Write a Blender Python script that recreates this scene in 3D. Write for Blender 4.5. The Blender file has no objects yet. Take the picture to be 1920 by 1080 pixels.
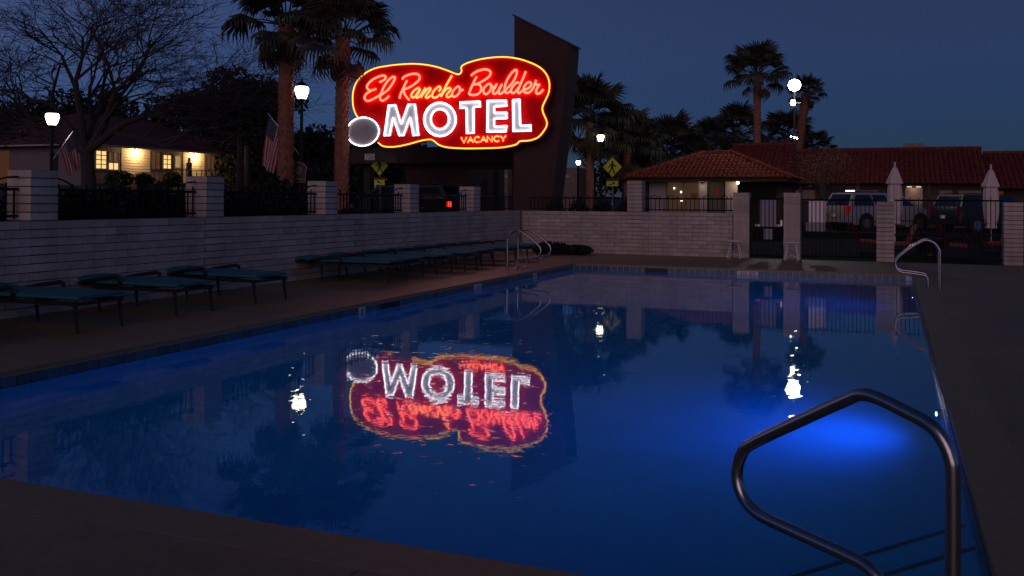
import bpy, bmesh, math, random
from mathutils import Vector, Matrix
from mathutils.geometry import tessellate_polygon
random.seed(7)
S = bpy.context.scene
COL = S.collection
PI = math.pi

# ------------------------------------------------------------ camera, sky, light, exposure
cam_d = bpy.data.cameras.new("camera"); cam = bpy.data.objects.new("camera", cam_d); COL.objects.link(cam)
cam_r = Vector((0.92537162, 0.37900838, 0.00632528)); cam_u = Vector((-0.0012389, -0.0136626, 0.99990589)); cam_f = Vector((-0.37905913, 0.92529238, 0.01217343))
cam.matrix_world = Matrix(((cam_r.x, cam_u.x, -cam_f.x, 0), (cam_r.y, cam_u.y, -cam_f.y, 0), (cam_r.z, cam_u.z, -cam_f.z, 1.5), (0, 0, 0, 1)))
cam_d.lens = 1741.46 / 1920 * 36; cam_d.sensor_width = 36; cam_d.shift_y = (354.2 - 540) / 1920
cam_d.clip_start = 0.05; cam_d.clip_end = 3000
S.camera = cam

SUN_EL = math.radians(8.0); SUN_ROT = math.radians(-88)
world = bpy.data.worlds.new("World"); S.world = world; world.use_nodes = True
wn = world.node_tree.nodes; wl = world.node_tree.links
bg = wn["Background"]
sky = wn.new("ShaderNodeTexSky"); sky.sky_type = 'NISHITA'; sky.sun_disc = False
sky.sun_elevation = SUN_EL; sky.sun_rotation = SUN_ROT; sky.altitude = 700; sky.air_density = 1.3; sky.dust_density = 0.5; sky.ozone_density = 6.0
tint = wn.new("ShaderNodeMix"); tint.data_type = 'RGBA'; tint.blend_type = 'MULTIPLY'; tint.inputs[0].default_value = 1.0
wl.new(sky.outputs[0], tint.inputs[6]); 
wtc = wn.new("ShaderNodeTexCoord"); wsp = wn.new("ShaderNodeSeparateXYZ"); wrp = wn.new("ShaderNodeValToRGB")   # dusk colour of the sky, bluer towards the horizon
wl.new(wtc.outputs["Generated"], wsp.inputs[0]); wl.new(wsp.outputs[2], wrp.inputs[0]); wl.new(wrp.outputs[0], tint.inputs[7])
wrp.color_ramp.interpolation = 'EASE'
wrp.color_ramp.elements[0].position = 0.04; wrp.color_ramp.elements[0].color = (0.36, 0.45, 0.92, 1)
wrp.color_ramp.elements[1].position = 0.22; wrp.color_ramp.elements[1].color = (1.05, 0.60, 0.82, 1)
wl.new(tint.outputs[2], bg.inputs[0]); bg.inputs[1].default_value = 0.054

sun_d = bpy.data.lights.new("sun", 'SUN'); sun_d.energy = 0.50; sun_d.angle = math.radians(50); sun_d.color = (1.0, 0.64, 0.72)
sun = bpy.data.objects.new("sun", sun_d); COL.objects.link(sun)
sun.rotation_euler = (math.radians(78), 0, math.radians(8))   # last glow of the sky behind the camera

S.view_settings.view_transform = 'Standard'; S.view_settings.look = 'None'; S.view_settings.exposure = 0; S.view_settings.gamma = 1
S.view_settings.use_curve_mapping = False
cy = S.cycles
cy.use_denoising = True; cy.max_bounces = 8; cy.diffuse_bounces = 3; cy.glossy_bounces = 4; cy.transmission_bounces = 6; cy.transparent_max_bounces = 8
cy.caustics_reflective = False; cy.caustics_refractive = True; cy.sample_clamp_indirect = 4.0; cy.blur_glossy = 0.3
try: cy.denoiser = 'OPENIMAGEDENOISE'
except Exception: pass

# ------------------------------------------------------------ materials
MATS = {}
def mat(name, col, rough=0.7, metal=0.0, var=0.0, vscale=5.0, bump=0.0, bscale=30.0, emit=None, estr=0.0, rnd=0.0, spec=0.5, col2=None, stretch=None, wear=0.0, wscale=(1.2, 1.2, 0.5)):
    if name in MATS: return MATS[name]
    m = bpy.data.materials.new(name); m.use_nodes = True; N = m.node_tree.nodes; L = m.node_tree.links
    b = N["Principled BSDF"]; b.inputs["Base Color"].default_value = (*col, 1); b.inputs["Roughness"].default_value = rough; b.inputs["Metallic"].default_value = metal
    b.inputs["Specular IOR Level"].default_value = spec
    if emit: b.inputs["Emission Color"].default_value = (*emit, 1); b.inputs["Emission Strength"].default_value = estr
    tc = None
    if var or bump:
        tc = N.new("ShaderNodeTexCoord"); mp = N.new("ShaderNodeMapping"); L.new(tc.outputs["Object"], mp.inputs[0])
        if stretch: mp.inputs["Scale"].default_value = stretch
    last = None
    if var:
        n = N.new("ShaderNodeTexNoise"); n.inputs["Scale"].default_value = vscale; n.inputs["Detail"].default_value = 6; n.inputs["Roughness"].default_value = 0.65; L.new(mp.outputs[0], n.inputs[0])
        r = N.new("ShaderNodeValToRGB"); r.color_ramp.elements[0].position = 0.3; r.color_ramp.elements[1].position = 0.7
        c2 = col2 or tuple(c * (1 + var) for c in col); c1 = tuple(c * (1 - var) for c in col)
        r.color_ramp.elements[0].color = (*c1, 1); r.color_ramp.elements[1].color = (*[min(1, c) for c in c2], 1)
        L.new(n.outputs[0], r.inputs[0]); last = r.outputs[0]
    if rnd:
        oi = N.new("ShaderNodeObjectInfo"); mr = N.new("ShaderNodeMapRange"); mr.inputs[3].default_value = 1 - rnd; mr.inputs[4].default_value = 1 + rnd; L.new(oi.outputs["Random"], mr.inputs[0])
        mx = N.new("ShaderNodeVectorMath"); mx.operation = 'SCALE'
        if last: L.new(last, mx.inputs[0])
        else: mx.inputs[0].default_value = col
        L.new(mr.outputs[0], mx.inputs["Scale"]); last = mx.outputs[0]
    if wear:
        ge = N.new("ShaderNodeNewGeometry"); wm = N.new("ShaderNodeMapping"); wm.inputs["Scale"].default_value = wscale; L.new(ge.outputs["Position"], wm.inputs[0])
        wz = N.new("ShaderNodeTexNoise"); wz.inputs["Scale"].default_value = 1.0; wz.inputs["Detail"].default_value = 7; wz.inputs["Roughness"].default_value = 0.7; L.new(wm.outputs[0], wz.inputs[0])
        mr2 = N.new("ShaderNodeMapRange"); mr2.inputs[1].default_value = 0.32; mr2.inputs[2].default_value = 0.66; mr2.inputs[3].default_value = 1 - wear; mr2.inputs[4].default_value = 1 + wear*0.35; L.new(wz.outputs[0], mr2.inputs[0])
        mx2 = N.new("ShaderNodeVectorMath"); mx2.operation = 'SCALE'
        if last: L.new(last, mx2.inputs[0])
        else: mx2.inputs[0].default_value = col
        L.new(mr2.outputs[0], mx2.inputs["Scale"]); last = mx2.outputs[0]
    if last: L.new(last, b.inputs["Base Color"])
    if bump:
        n = N.new("ShaderNodeTexNoise"); n.inputs["Scale"].default_value = bscale; n.inputs["Detail"].default_value = 5; L.new(mp.outputs[0], n.inputs[0])
        bp = N.new("ShaderNodeBump"); bp.inputs["Strength"].default_value = 1; bp.inputs["Distance"].default_value = bump; L.new(n.outputs[0], bp.inputs["Height"]); L.new(bp.outputs[0], b.inputs["Normal"])
    MATS[name] = m; return m

M_blk = mat("black_print", (0.01, 0.01, 0.01), 0.6)
M_block = mat("white_painted_block", (0.50, 0.425, 0.35), 0.85, var=0.14, vscale=7, bump=0.006, bscale=18, rnd=0.14, wear=0.28, wscale=(1.6, 1.6, 0.7))
M_mortar = mat("block_mortar", (0.14, 0.12, 0.10), 0.9, var=0.2, vscale=9)
M_conc = mat("deck_concrete", (0.225, 0.165, 0.07), 0.58, var=0.16, vscale=14, bump=0.002, bscale=60, wear=0.30, wscale=(0.55, 0.55, 0.5))
M_coping = mat("coping_concrete", (0.228, 0.166, 0.073), 0.58, var=0.16, vscale=12, bump=0.002, bscale=50)
M_plaster = mat("pool_plaster", (0.66, 0.76, 0.80), 0.7, var=0.06, vscale=2)
M_tile = mat("waterline_tile", (0.05, 0.09, 0.13), 0.25, var=0.2, vscale=10, rnd=0.3)
M_grout = mat("tile_grout", (0.10, 0.11, 0.12), 0.8)
M_iron = mat("black_iron", (0.007, 0.007, 0.0075), 0.6, spec=0.2)
M_steel = mat("stainless_steel", (0.40, 0.385, 0.37), 0.24, 1.0, bump=0.0002, bscale=8)
M_frame = mat("dark_bronze_metal", (0.02, 0.018, 0.018), 0.45, 0.3)
M_teal = mat("teal_cushion", (0.006, 0.125, 0.15), 0.85, var=0.15, vscale=6, bump=0.003, bscale=25)
M_white = mat("white_paint", (0.80, 0.72, 0.66), 0.5)
M_asph = mat("asphalt", (0.013, 0.013, 0.014), 0.95, var=0.2, vscale=4, spec=0.08)
M_soil = mat("dark_soil", (0.009, 0.008, 0.007), 0.95, var=0.4, vscale=2, spec=0.08)
M_grass = mat("lawn_grass", (0.022, 0.030, 0.012), 0.95, var=0.4, vscale=3, bump=0.02, bscale=20)
M_leaf = mat("leaf_green", (0.016, 0.022, 0.010), 0.7, var=0.4, vscale=2)
M_leafd = mat("leaf_dark", (0.008, 0.010, 0.007), 0.8, var=0.4, vscale=1)
M_palm = mat("palm_frond", (0.034, 0.036, 0.018), 0.6, var=0.3, vscale=3, rnd=0.25)
M_dead = mat("palm_dead_frond", (0.055, 0.034, 0.020), 0.85, var=0.3, vscale=3, rnd=0.25)
M_ptrunk = mat("palm_bark", (0.24, 0.10, 0.065), 0.9, var=0.45, vscale=7, bump=0.03, bscale=9)
M_bark = mat("tree_bark", (0.040, 0.030, 0.028), 0.9, var=0.3, vscale=8)
M_brown = mat("brown_stucco", (0.055, 0.024, 0.022), 0.85, var=0.12, vscale=3, bump=0.003, bscale=40)
M_rooft = mat("clay_roof_tile", (0.27, 0.066, 0.034), 0.95, var=0.4, vscale=3.5, bump=0.004, bscale=20, spec=0.15)
M_wood = mat("dark_wood", (0.035, 0.022, 0.016), 0.7)
M_stucco = mat("pale_stucco", (0.42, 0.36, 0.33), 0.85, var=0.08, vscale=3)
M_tan = mat("tan_wall", (0.26, 0.19, 0.15), 0.85, var=0.1, vscale=3)
M_siding = mat("cream_siding", (0.62, 0.52, 0.40), 0.7, var=0.05, vscale=3)
M_shingle = mat("dark_red_roof", (0.085, 0.018, 0.014), 0.85, var=0.2, vscale=2, bump=0.01, bscale=12)
M_glassd = mat("dark_glass", (0.012, 0.016, 0.022), 0.08)
M_tyre = mat("tyre_rubber", (0.015, 0.015, 0.015), 0.8)
M_rim = mat("wheel_rim", (0.30, 0.30, 0.32), 0.35, 0.8)
M_silver = mat("silver_car_paint", (0.30, 0.29, 0.29), 0.38, 0.15)
M_navy = mat("dark_car_paint", (0.012, 0.014, 0.02), 0.42, 0.1)
M_chrome = mat("chrome", (0.7, 0.7, 0.7), 0.12, 1.0)
M_tail = mat("tail_lamp", (0.30, 0.006, 0.006), 0.3, emit=(1, 0.01, 0.006), estr=0.10)
M_taild = mat("dark_tail_lamp", (0.10, 0.01, 0.01), 0.2)
M_redch = mat("red_enamel", (0.34, 0.010, 0.008), 0.35)
M_canvas = mat("umbrella_canvas", (0.70, 0.59, 0.51), 0.9, var=0.08, vscale=5)
M_sred = mat("sign_red_paint", (0.75, 0.004, 0.006), 0.8, var=0.10, vscale=2, spec=0.05)
M_sgrey = mat("sign_grey_face", (0.36, 0.35, 0.38), 0.6, var=0.12, vscale=5)
M_sface = mat("sign_letter_face", (0.86, 0.89, 0.95), 0.5, var=0.08, vscale=4)
def neon(name, col, st): return mat(name, (0.1, 0.1, 0.1), 0.5, emit=col, estr=st)
M_nred = neon("neon_orange_red", (1.0, 0.105, 0.058), 4.4)
M_namb = neon("neon_amber", (1.0, 0.165, 0.045), 4.4)
M_nyel = neon("neon_yellow", (1.0, 0.58, 0.045), 1.9)
M_nwht = neon("neon_white", (1.0, 0.93, 1.0), 4.6)
M_globe = neon("lamp_globe_glow", (1.0, 0.90, 0.66), 11)
M_flood = neon("flood_lamp_glow", (1.0, 0.94, 0.80), 40)
M_warm = neon("warm_bulb", (1.0, 0.80, 0.45), 10)
M_pool = neon("pool_lamp_glow", (1.0, 0.55, 1.0), 16)
M_yelsign = mat("fluorescent_yellow", (0.88, 0.95, 0.04), 0.5, emit=(0.62, 0.72, 0.03), estr=0.0)
def lit(name, col, st): return mat(name, (0.05, 0.04, 0.035), 0.6, emit=col, estr=st)
M_winl = lit("lit_window", (1.0, 0.66, 0.25), 1.1)
M_wind = lit("dim_window", (1.0, 0.45, 0.20), 0.07)
M_cloth = mat("dark_clothes", (0.015, 0.017, 0.025), 0.9)
M_skin = mat("skin", (0.25, 0.14, 0.10), 0.6)

# ------------------------------------------------------------ mesh helpers
def wloc(o):
    v = Vector((0, 0, 0))
    while o: v = v + o.location; o = o.parent
    return v
class MB:
    def __init__(s): s.v = []; s.f = []
    def add(s, vs, fs):
        k = len(s.v); s.v += [tuple(v) for v in vs]; s.f += [tuple(i + k for i in f) for f in fs]; return s
    def box(s, x0, x1, y0, y1, z0, z1):
        return s.add([(x0,y0,z0),(x1,y0,z0),(x1,y1,z0),(x0,y1,z0),(x0,y0,z1),(x1,y0,z1),(x1,y1,z1),(x0,y1,z1)],
                     [(0,3,2,1),(4,5,6,7),(0,1,5,4),(1,2,6,5),(2,3,7,6),(3,0,4,7)])
    def tube(s, pts, r, n=8, cap=True):
        P = [Vector(p) for p in pts]; m = len(P); R = r if isinstance(r, (list, tuple)) else [r] * m
        up = None; vs = []
        for i, p in enumerate(P):
            t = (P[min(i + 1, m - 1)] - P[max(i - 1, 0)]);
            if t.length < 1e-9: t = Vector((0, 0, 1))
            t.normalize()
            if up is None:
                up = Vector((0, 0, 1)) if abs(t.z) < 0.9 else Vector((1, 0, 0))
            a = (up - t * up.dot(t)); 
            if a.length < 1e-6: a = t.orthogonal()
            a.normalize(); b = t.cross(a); up = a
            for k in range(n):
                an = 2 * PI * k / n; vs.append(p + (a * math.cos(an) + b * math.sin(an)) * R[i])
        fs = [(i*n+k, i*n+(k+1)%n, (i+1)*n+(k+1)%n, (i+1)*n+k) for i in range(m-1) for k in range(n)]
        if cap: fs += [tuple(range(n))[::-1], tuple((m-1)*n+k for k in range(n))]
        return s.add(vs, fs)
    def lathe(s, prof, c=(0,0,0), n=16):
        vs = [(c[0]+r*math.cos(2*PI*k/n), c[1]+r*math.sin(2*PI*k/n), c[2]+z) for r, z in prof for k in range(n)]
        m = len(prof); fs = [(i*n+k, i*n+(k+1)%n, (i+1)*n+(k+1)%n, (i+1)*n+k) for i in range(m-1) for k in range(n)]
        fs += [tuple(range(n))[::-1], tuple((m-1)*n+k for k in range(n))]
        return s.add(vs, fs)
    def prism(s, poly, a, b, fn, holes=()):
        """poly (and holes) in 2-D, extruded between depths a and b; fn(u, v, d) gives the point"""
        loops = [poly] + list(holes); flat = [p for l in loops for p in l]; n = len(flat)
        tri = tessellate_polygon([[Vector((p[0], p[1], 0)) for p in l] for l in loops])
        vs = [fn(p[0], p[1], a) for p in flat] + [fn(p[0], p[1], b) for p in flat]
        fs = [tuple(t) for t in tri] + [tuple(i + n for i in t[::-1]) for t in tri]
        k = 0
        for l in loops:
            m = len(l); fs += [(k+i, k+(i+1)%m, n+k+(i+1)%m, n+k+i) for i in range(m)]; k += m
        return s.add(vs, fs)
    def quad(s, a, b, c, d): return s.add([a, b, c, d], [(0, 1, 2, 3)])
    def build(s, name, m, parent=None, smooth=False, kind=None, fix=True):
        off = wloc(parent) if parent else Vector((0, 0, 0))
        me = bpy.data.meshes.new(name); me.from_pydata([(v[0]-off.x, v[1]-off.y, v[2]-off.z) for v in s.v], [], s.f)
        if fix:
            bm = bmesh.new(); bm.from_mesh(me); bmesh.ops.recalc_face_normals(bm, faces=bm.faces); bm.to_mesh(me); bm.free()
        if smooth:
            for p in me.polygons: p.use_smooth = True
            try: me.set_sharp_from_angle(angle=math.radians(40))
            except Exception: pass
        me.materials.append(m)
        o = bpy.data.objects.new(name, me); COL.objects.link(o)
        if parent: o.parent = parent
        if kind: o["kind"] = kind
        return o
def thing(name, label, cat, loc=(0,0,0), group=None):
    o = bpy.data.objects.new(name, None); COL.objects.link(o); o.location = loc; o.empty_display_size = 0.2
    o["label"] = label; o["category"] = cat
    if group: o["group"] = group
    return o
def tag(o, label, cat, group=None):
    o["label"] = label; o["category"] = cat
    if group: o["group"] = group
    return o
def inst(name, me, parent=None, loc=(0,0,0), rot=(0,0,0), sc=(1,1,1)):
    o = bpy.data.objects.new(name, me); COL.objects.link(o)
    if parent: o.parent = parent; loc = Vector(loc) - wloc(parent)
    o.location = loc; o.rotation_euler = rot; o.scale = sc; return o
def mesh_only(mb, name, m, smooth=False, fix=True):
    o = mb.build(name, m, smooth=smooth, fix=fix); me = o.data; bpy.data.objects.remove(o); return me
def copy_tree(o, parent=None):
    c = o.copy(); COL.objects.link(c); c.parent = parent
    for ch in list(o.children): copy_tree(ch, c)
    return c
def struct(o): o["kind"] = "structure"; return o
def catmull(pts, k=4):
    P = [Vector(p) for p in pts]; out = []
    for i in range(len(P) - 1):
        a, b, c, d = P[max(i-1,0)], P[i], P[i+1], P[min(i+2, len(P)-1)]
        for j in range(k):
            t = j / k; out.append(0.5 * ((2*b) + (c-a)*t + (2*a-5*b+4*c-d)*t*t + (3*b-a-3*c+d)*t*t*t))
    out.append(P[-1]); return out
def ident(u, v, d): return (u, v, d)
def at_xz(x, z):   # prism facing -Y
    return lambda u, v, d: (x + u, d, z + v)

# ------------------------------------------------------------ ground, pool, deck
X0, X1, Y0, Y1 = -7.05, 0.386, 3.57, 21.17
WZ = -0.13
g = MB(); z = -0.05
for a, b, c, d in ((-900, X0-0.2, -300, 1500), (X1+0.2, 900, -300, 1500), (X0-0.2, X1+0.2, -300, Y0-0.2), (X0-0.2, X1+0.2, Y1+0.2, 1500)): g.quad((a,c,z),(b,c,z),(b,d,z),(a,d,z))
struct(g.build("ground", M_soil))
d_ = MB(); cw = 0.30
D0, D1, E0, E1 = -10.15, 14, -12, 25.32
for a, b, c, d in ((D0, X0-cw, E0, E1), (X1+cw, D1, E0, E1), (X0-cw, X1+cw, E0, Y0-cw), (X0-cw, X1+cw, Y1+cw, E1)): d_.box(a, b, c, d, -0.045, 0.0)
struct(d_.build("pool_deck", M_conc))
cp = MB()
for a, b, c, d in ((X0-cw+.001, X0, Y0-cw+.001, Y1+cw-.001), (X1, X1+cw-.001, Y0-cw+.001, Y1+cw-.001)): cp.box(a, b, c, d, -0.043, 0.0015)
for c, d in ((Y0-cw+.001, Y0), (Y1, Y1+cw-.001)): cp.box(X0+.001, X1-.001, c, d, -0.043, 0.0015)
struct(cp.build("pool_coping", M_coping))
jn = MB()   # saw-cut joints in the deck
for y in (-2.5, 0.6, 7.0, 10.1, 13.2, 16.3, 19.4):
    jn.quad((X1+cw+.02, y, .002), (13.5, y, .002), (13.5, y+.007, .002), (X1+cw+.02, y+.007, .002)); jn.quad((D0+.1, y, .002), (X0-cw-.02, y, .002), (X0-cw-.02, y+.007, .002), (D0+.1, y+.007, .002))
for x in (-8.2, -5.1, -2.0): jn.quad((x, -11, .002), (x+.007, -11, .002), (x+.007, Y0-cw-.02, .002), (x, Y0-cw-.02, .002))
for x in (3.7, 7.0): jn.quad((x, -11, .002), (x+.007, -11, .002), (x+.007, 25.2, .002), (x, 25.2, .002))
struct(jn.build("deck_joints", mat("joint_dark", (0.09, 0.066, 0.035), 0.9), fix=False))  # thin strips in a darker tone than the deck concrete
# basin
bs = MB(); BT = -0.20
def dep(y): return -1.15 - 0.75 * max(0, min(1, (y - 7) / 9))
ys = [Y0, 7, 9, 11, 13, 15, 16, Y1]
for i in range(len(ys)-1):
    a, b = ys[i], ys[i+1]; bs.quad((X0, a, dep(a)), (X1, a, dep(a)), (X1, b, dep(b)), (X0, b, dep(b)))
    bs.quad((X0, a, -0.045), (X0, a, dep(a)), (X0, b, dep(b)), (X0, b, -0.045)); bs.quad((X1, a, -0.045), (X1, a, dep(a)), (X1, b, dep(b)), (X1, b, -0.045))
bs.quad((X0, Y0, -0.045), (X1, Y0, -0.045), (X1, Y0, dep(Y0)), (X0, Y0, dep(Y0))); bs.quad((X0, Y1, -0.045), (X1, Y1, -0.045), (X1, Y1, dep(Y1)), (X0, Y1, dep(Y1)))
basin = struct(bs.build("pool_basin", M_plaster, fix=False))
# corner steps with a dark nosing strip
for k, (r, zt) in enumerate(((1.35, -0.42), (1.85, -0.70))):
    st = MB().prism([(X1-0.002, Y0+0.002), (X1-0.002, Y0+r*1.25), (X1-r, Y0+0.002)], -1.14, zt, ident).build("step", M_plaster, basin)
    a = Vector((X1-0.01, Y0+r*1.25-0.02, zt)); b = Vector((X1-r+0.02, Y0+0.01, zt)); n = Vector((b.y-a.y, a.x-b.x, 0)).normalized()*-0.035
    nb = MB().add([a+Vector((0,0,.004)), b+Vector((0,0,.004)), b+n+Vector((0,0,.004)), a+n+Vector((0,0,.004))], [(0,1,2,3)]); nb.build("step_edge_tile", M_blk, st)
# waterline tiles, one by one
tm = mesh_only(MB().box(-0.004, 0.010, -0.072, 0.072, -0.072, 0.072), "tile", M_tile)
n = int((Y1-Y0)/0.1524)
for i in range(n):
    y = Y0 + 0.078 + i*0.1524
    if y > 5.2: inst("tile", tm, basin, (X0, y, -0.118))
for i in range(int((X1-X0)/0.1524)):
    x = X0 + 0.078 + i*0.1524; inst("tile", tm, basin, (x, Y1, -0.118), (0, 0, -PI/2))
rb = MB()
for i in range(n): y = Y0+0.078+i*0.1524; rb.box(X1-0.010, X1-0.001, y-.072, y+.072, -.19, -.046)
for i in range(int((X1-X0)/0.1524)): x = X0+0.078+i*0.1524; rb.box(x-.072, x+.072, Y0+.001, Y0+.010, -.19, -.046)
rb.build("tile_row", M_tile, basin, kind="stuff")
# depth markers on the waterline
def text_obj(txt, name, m, parent, loc, rot, size, ext=0.002, align='CENTER'):
    cu = bpy.data.curves.new(name, 'FONT'); cu.body = txt; cu.size = size; cu.extrude = ext; cu.align_x = align; cu.align_y = 'CENTER'; cu.resolution_u = 3
    o = bpy.data.objects.new(name, cu); COL.objects.link(o)
    me = bpy.data.meshes.new_from_object(o.evaluated_get(bpy.context.evaluated_depsgraph_get())); bpy.data.objects.remove(o)
    me.name = name; me.materials.clear(); me.materials.append(m)
    return inst(name, me, parent, loc, rot)
M_mark = mat("marker_white", (0.55, 0.55, 0.55), 0.4)
def marker(x, y, rz, w, txt, lab):
    t = thing("depth_marker", lab, "depth marker", (x, y, -0.12), "depth markers on the waterline tiles")
    bm_ = MB().box(-w/2, w/2, -0.020, -0.012, -0.074, 0.074); me = mesh_only(bm_, "plate", M_mark); inst("plate", me, t, (x, y, -0.12), (0, 0, rz))
    off = Matrix.Rotation(rz, 3, 'Z') @ Vector((0, -0.0215, 0))
    text_obj(txt, "marking", M_blk, t, (x+off.x, y+off.y, -0.12), (PI/2, 0, rz), 0.13)
marker(-2.98, Y1, 0, 0.46, "3½ FT", "wide white depth marker with black figures on the far edge of the pool")
marker(X0, 11.53, PI/2, 0.17, "F", "single square depth marker on the left pool edge beside the three near loungers")
marker(X0, 15.55, PI/2, 0.30, "5 F", "double depth marker on the left pool edge beside the far row of loungers")
marker(X0, 18.5, PI/2, 0.17, "5", "small depth marker on the left pool edge just below the steel ladder rails")
# skimmer mouths
for x, y, rz, lab in ((-5.05, Y1, 0, "dark skimmer opening in the far waterline tiles"), (X0, 12.35, PI/2, "dark skimmer opening in the left waterline tiles")):
    t = thing("skimmer", lab, "skimmer", (x, y, -0.12)); me = mesh_only(MB().box(-0.27, 0.27, -0.022, -0.013, -0.07, 0.065), "mouth", M_blk); inst("mouth", me, t, (x, y, -0.12), (0,0,rz))
    me = mesh_only(MB().box(-0.28, 0.28, -0.026, -0.011, 0.066, 0.074), "lip", M_grout); inst("lip", me, t, (x, y, -0.12), (0,0,rz))
# water
M_water = bpy.data.materials.new("pool_water"); M_water.use_nodes = True
N = M_water.node_tree.nodes; L = M_water.node_tree.links; b = N["Principled BSDF"]
b.inputs["Base Color"].default_value = (0.02, 0.50, 0.84, 1); b.inputs["Roughness"].default_value = 0.0; b.inputs["IOR"].default_value = 1.31; b.inputs["Specular Tint"].default_value = (0.55, 0.86, 1.0, 1); b.inputs["Transmission Weight"].default_value = 1.0
tc = N.new("ShaderNodeTexCoord"); hs = []
for sc_, dist in ((1.1, 0.0009), (5.5, 0.00019), (17.0, 0.00017)):
    nz = N.new("ShaderNodeTexNoise"); nz.inputs["Scale"].default_value = sc_; nz.inputs["Detail"].default_value = 2; nz.inputs["Distortion"].default_value = 0.4; L.new(tc.outputs["Object"], nz.inputs[0])
    ml = N.new("ShaderNodeMath"); ml.operation = 'MULTIPLY'; ml.inputs[1].default_value = dist * 1000; L.new(nz.outputs[0], ml.inputs[0]); hs.append(ml.outputs[0])
a1 = N.new("ShaderNodeMath"); L.new(hs[0], a1.inputs[0]); L.new(hs[1], a1.inputs[1]); a2 = N.new("ShaderNodeMath"); L.new(a1.outputs[0], a2.inputs[0]); L.new(hs[2], a2.inputs[1])
sp_ = N.new("ShaderNodeTexNoise"); sp_.inputs["Scale"].default_value = 9.0; sp_.inputs["Detail"].default_value = 1; L.new(tc.outputs["Object"], sp_.inputs[0])   # a few steeper wavelets that catch the lamps
mr_ = N.new("ShaderNodeMapRange"); mr_.inputs[1].default_value = 0.66; mr_.inputs[2].default_value = 0.85; mr_.inputs[3].default_value = 0; mr_.inputs[4].default_value = 0.95; L.new(sp_.outputs[0], mr_.inputs[0])
a3 = N.new("ShaderNodeMath"); L.new(a2.outputs[0], a3.inputs[0]); L.new(mr_.outputs[0], a3.inputs[1]); a2 = a3
bp = N.new("ShaderNodeBump"); bp.inputs["Strength"].default_value = 1; bp.inputs["Distance"].default_value = 0.001; L.new(a2.outputs[0], bp.inputs["Height"]); L.new(bp.outputs[0], b.inputs["Normal"])
w_ = MB().quad((X0, Y0, WZ), (X1, Y0, WZ), (X1, Y1, WZ), (X0, Y1, WZ)); struct(w_.build("pool_water", M_water, fix=False))
# pool lamps
def pool_light(y, zc, en, lab):
    t = thing("pool_light", lab, "pool light", (X1, y, zc), "underwater pool lights")
    MB().tube([(X1-0.003, y, zc), (X1-0.05, y, zc)], 0.13, 20).build("bezel", M_steel, t)
    MB().tube([(X1-0.052, y, zc), (X1-0.06, y, zc)], 0.05, 16).build("lens", M_pool, t)
    l = bpy.data.lights.new("pool_lamp", 'SPOT'); l.energy = en; l.color = (0.002, 0.105, 1.0); l.spot_size = math.radians(172); l.spot_blend = 1.0; l.shadow_soft_size = 0.08
    o = bpy.data.objects.new("pool_lamp", l); COL.objects.link(o); o.parent = t; o.location = (-0.12, 0, 0); o.rotation_euler = (0, math.radians(88), 0)
pool_light(8.3, -0.48, 135, "near underwater blue lamp in the right pool wall beyond the foreground handrail")
pool_light(17.8, -0.48, 65, "far underwater blue lamp in the right pool wall below the far handrails")

# ------------------------------------------------------------ block walls and pillars
CH = 0.109
blk = mesh_only(MB().box(-0.195, 0.195, -0.034, 0.03, 0.0055, CH-0.0055), "block", M_block)
pbk = mesh_only(MB().box(-0.208, 0.208, -0.208, 0.208, 0.0085, CH-0.0085), "block", M_block)
def pillar_in(parent, cx, cyy, z0, nz, core_h):
    p = MB().box(cx-.195, cx+.195, cyy-.195, cyy+.195, 0, core_h).build("pillar", M_mortar, parent)
    for k in range(nz): inst("block", pbk, p, (cx+random.uniform(-.003,.003), cyy+random.uniform(-.003,.003), z0+k*CH))
    return p
WX = -10.09; WT = 1.2
LW = thing("block_wall", "long low white painted block wall along the left side behind the loungers", "wall", (WX-0.15, 15, 0))
MB().box(WX-0.28, WX-0.022, 2.0, 25.29, 0, WT-0.004).build("mortar_core", M_mortar, LW)
PLY = [5.4, 8.77, 12.02, 15.37, 18.76, 22.2]
def course_fill(a, b, k, L_=0.40):
    """block centres and lengths filling a..b, running bond, cut blocks at the ends"""
    out_ = []; y = a - (0.2 if k % 2 else 0.0)
    while y < b - 0.01:
        s, e = max(a, y), min(b, y + L_)
        if e - s > 0.04: out_.append(((s + e) / 2, (e - s)))
        y += L_
    return out_
edges = [2.0] + [v for p in PLY for v in (p - 0.208, p + 0.208)] + [25.27]
slots = []
for k in range(11):
    for i in range(0, len(edges), 2):
        for c, w in course_fill(edges[i], edges[i+1], k): slots.append((c, k, w))
slots.sort(key=lambda s: (s[0] < 7.2, s[0])); 
near = [s for s in slots if s[0] >= 7.2][:300]; rest = [s for s in slots if s not in set(near)]
for y, k, w in near: inst("block", blk, LW, (WX-0.026+random.uniform(-.004,.004), y, k*CH), (0, 0, PI/2), ((w-.010)/.39, 1, 1))
rb = MB()
for y, k, w in rest: e = random.uniform(-.004,.004); rb.box(WX-0.056+e, WX+0.004+e, y-w/2+.005, y+w/2-.005, k*CH+.004, k*CH+CH-.004)
rb.build("blockwork", M_block, LW, kind="stuff")
for p in PLY: pillar_in(LW, WX-0.20, p, 0, 17, 17*CH-0.006)
RY = 25.28
RW = thing("block_wall", "low white painted block wall at the far end of the pool left of the gate", "wall", (-7, RY+0.1, 0))
MB().box(-10.2, -3.98, RY+0.022, RY+0.28, 0, WT-0.004).build("mortar_core", M_mortar, RW)
for k in range(11):
    for a, b in ((-10.03, -6.868), (-6.452, -3.96)):
        for c, w in course_fill(a, b, k): inst("block", blk, RW, (c, RY+0.026+random.uniform(-.004,.004), k*CH), (0, 0, 0), ((w-.010)/.39, 1, 1))
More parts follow.
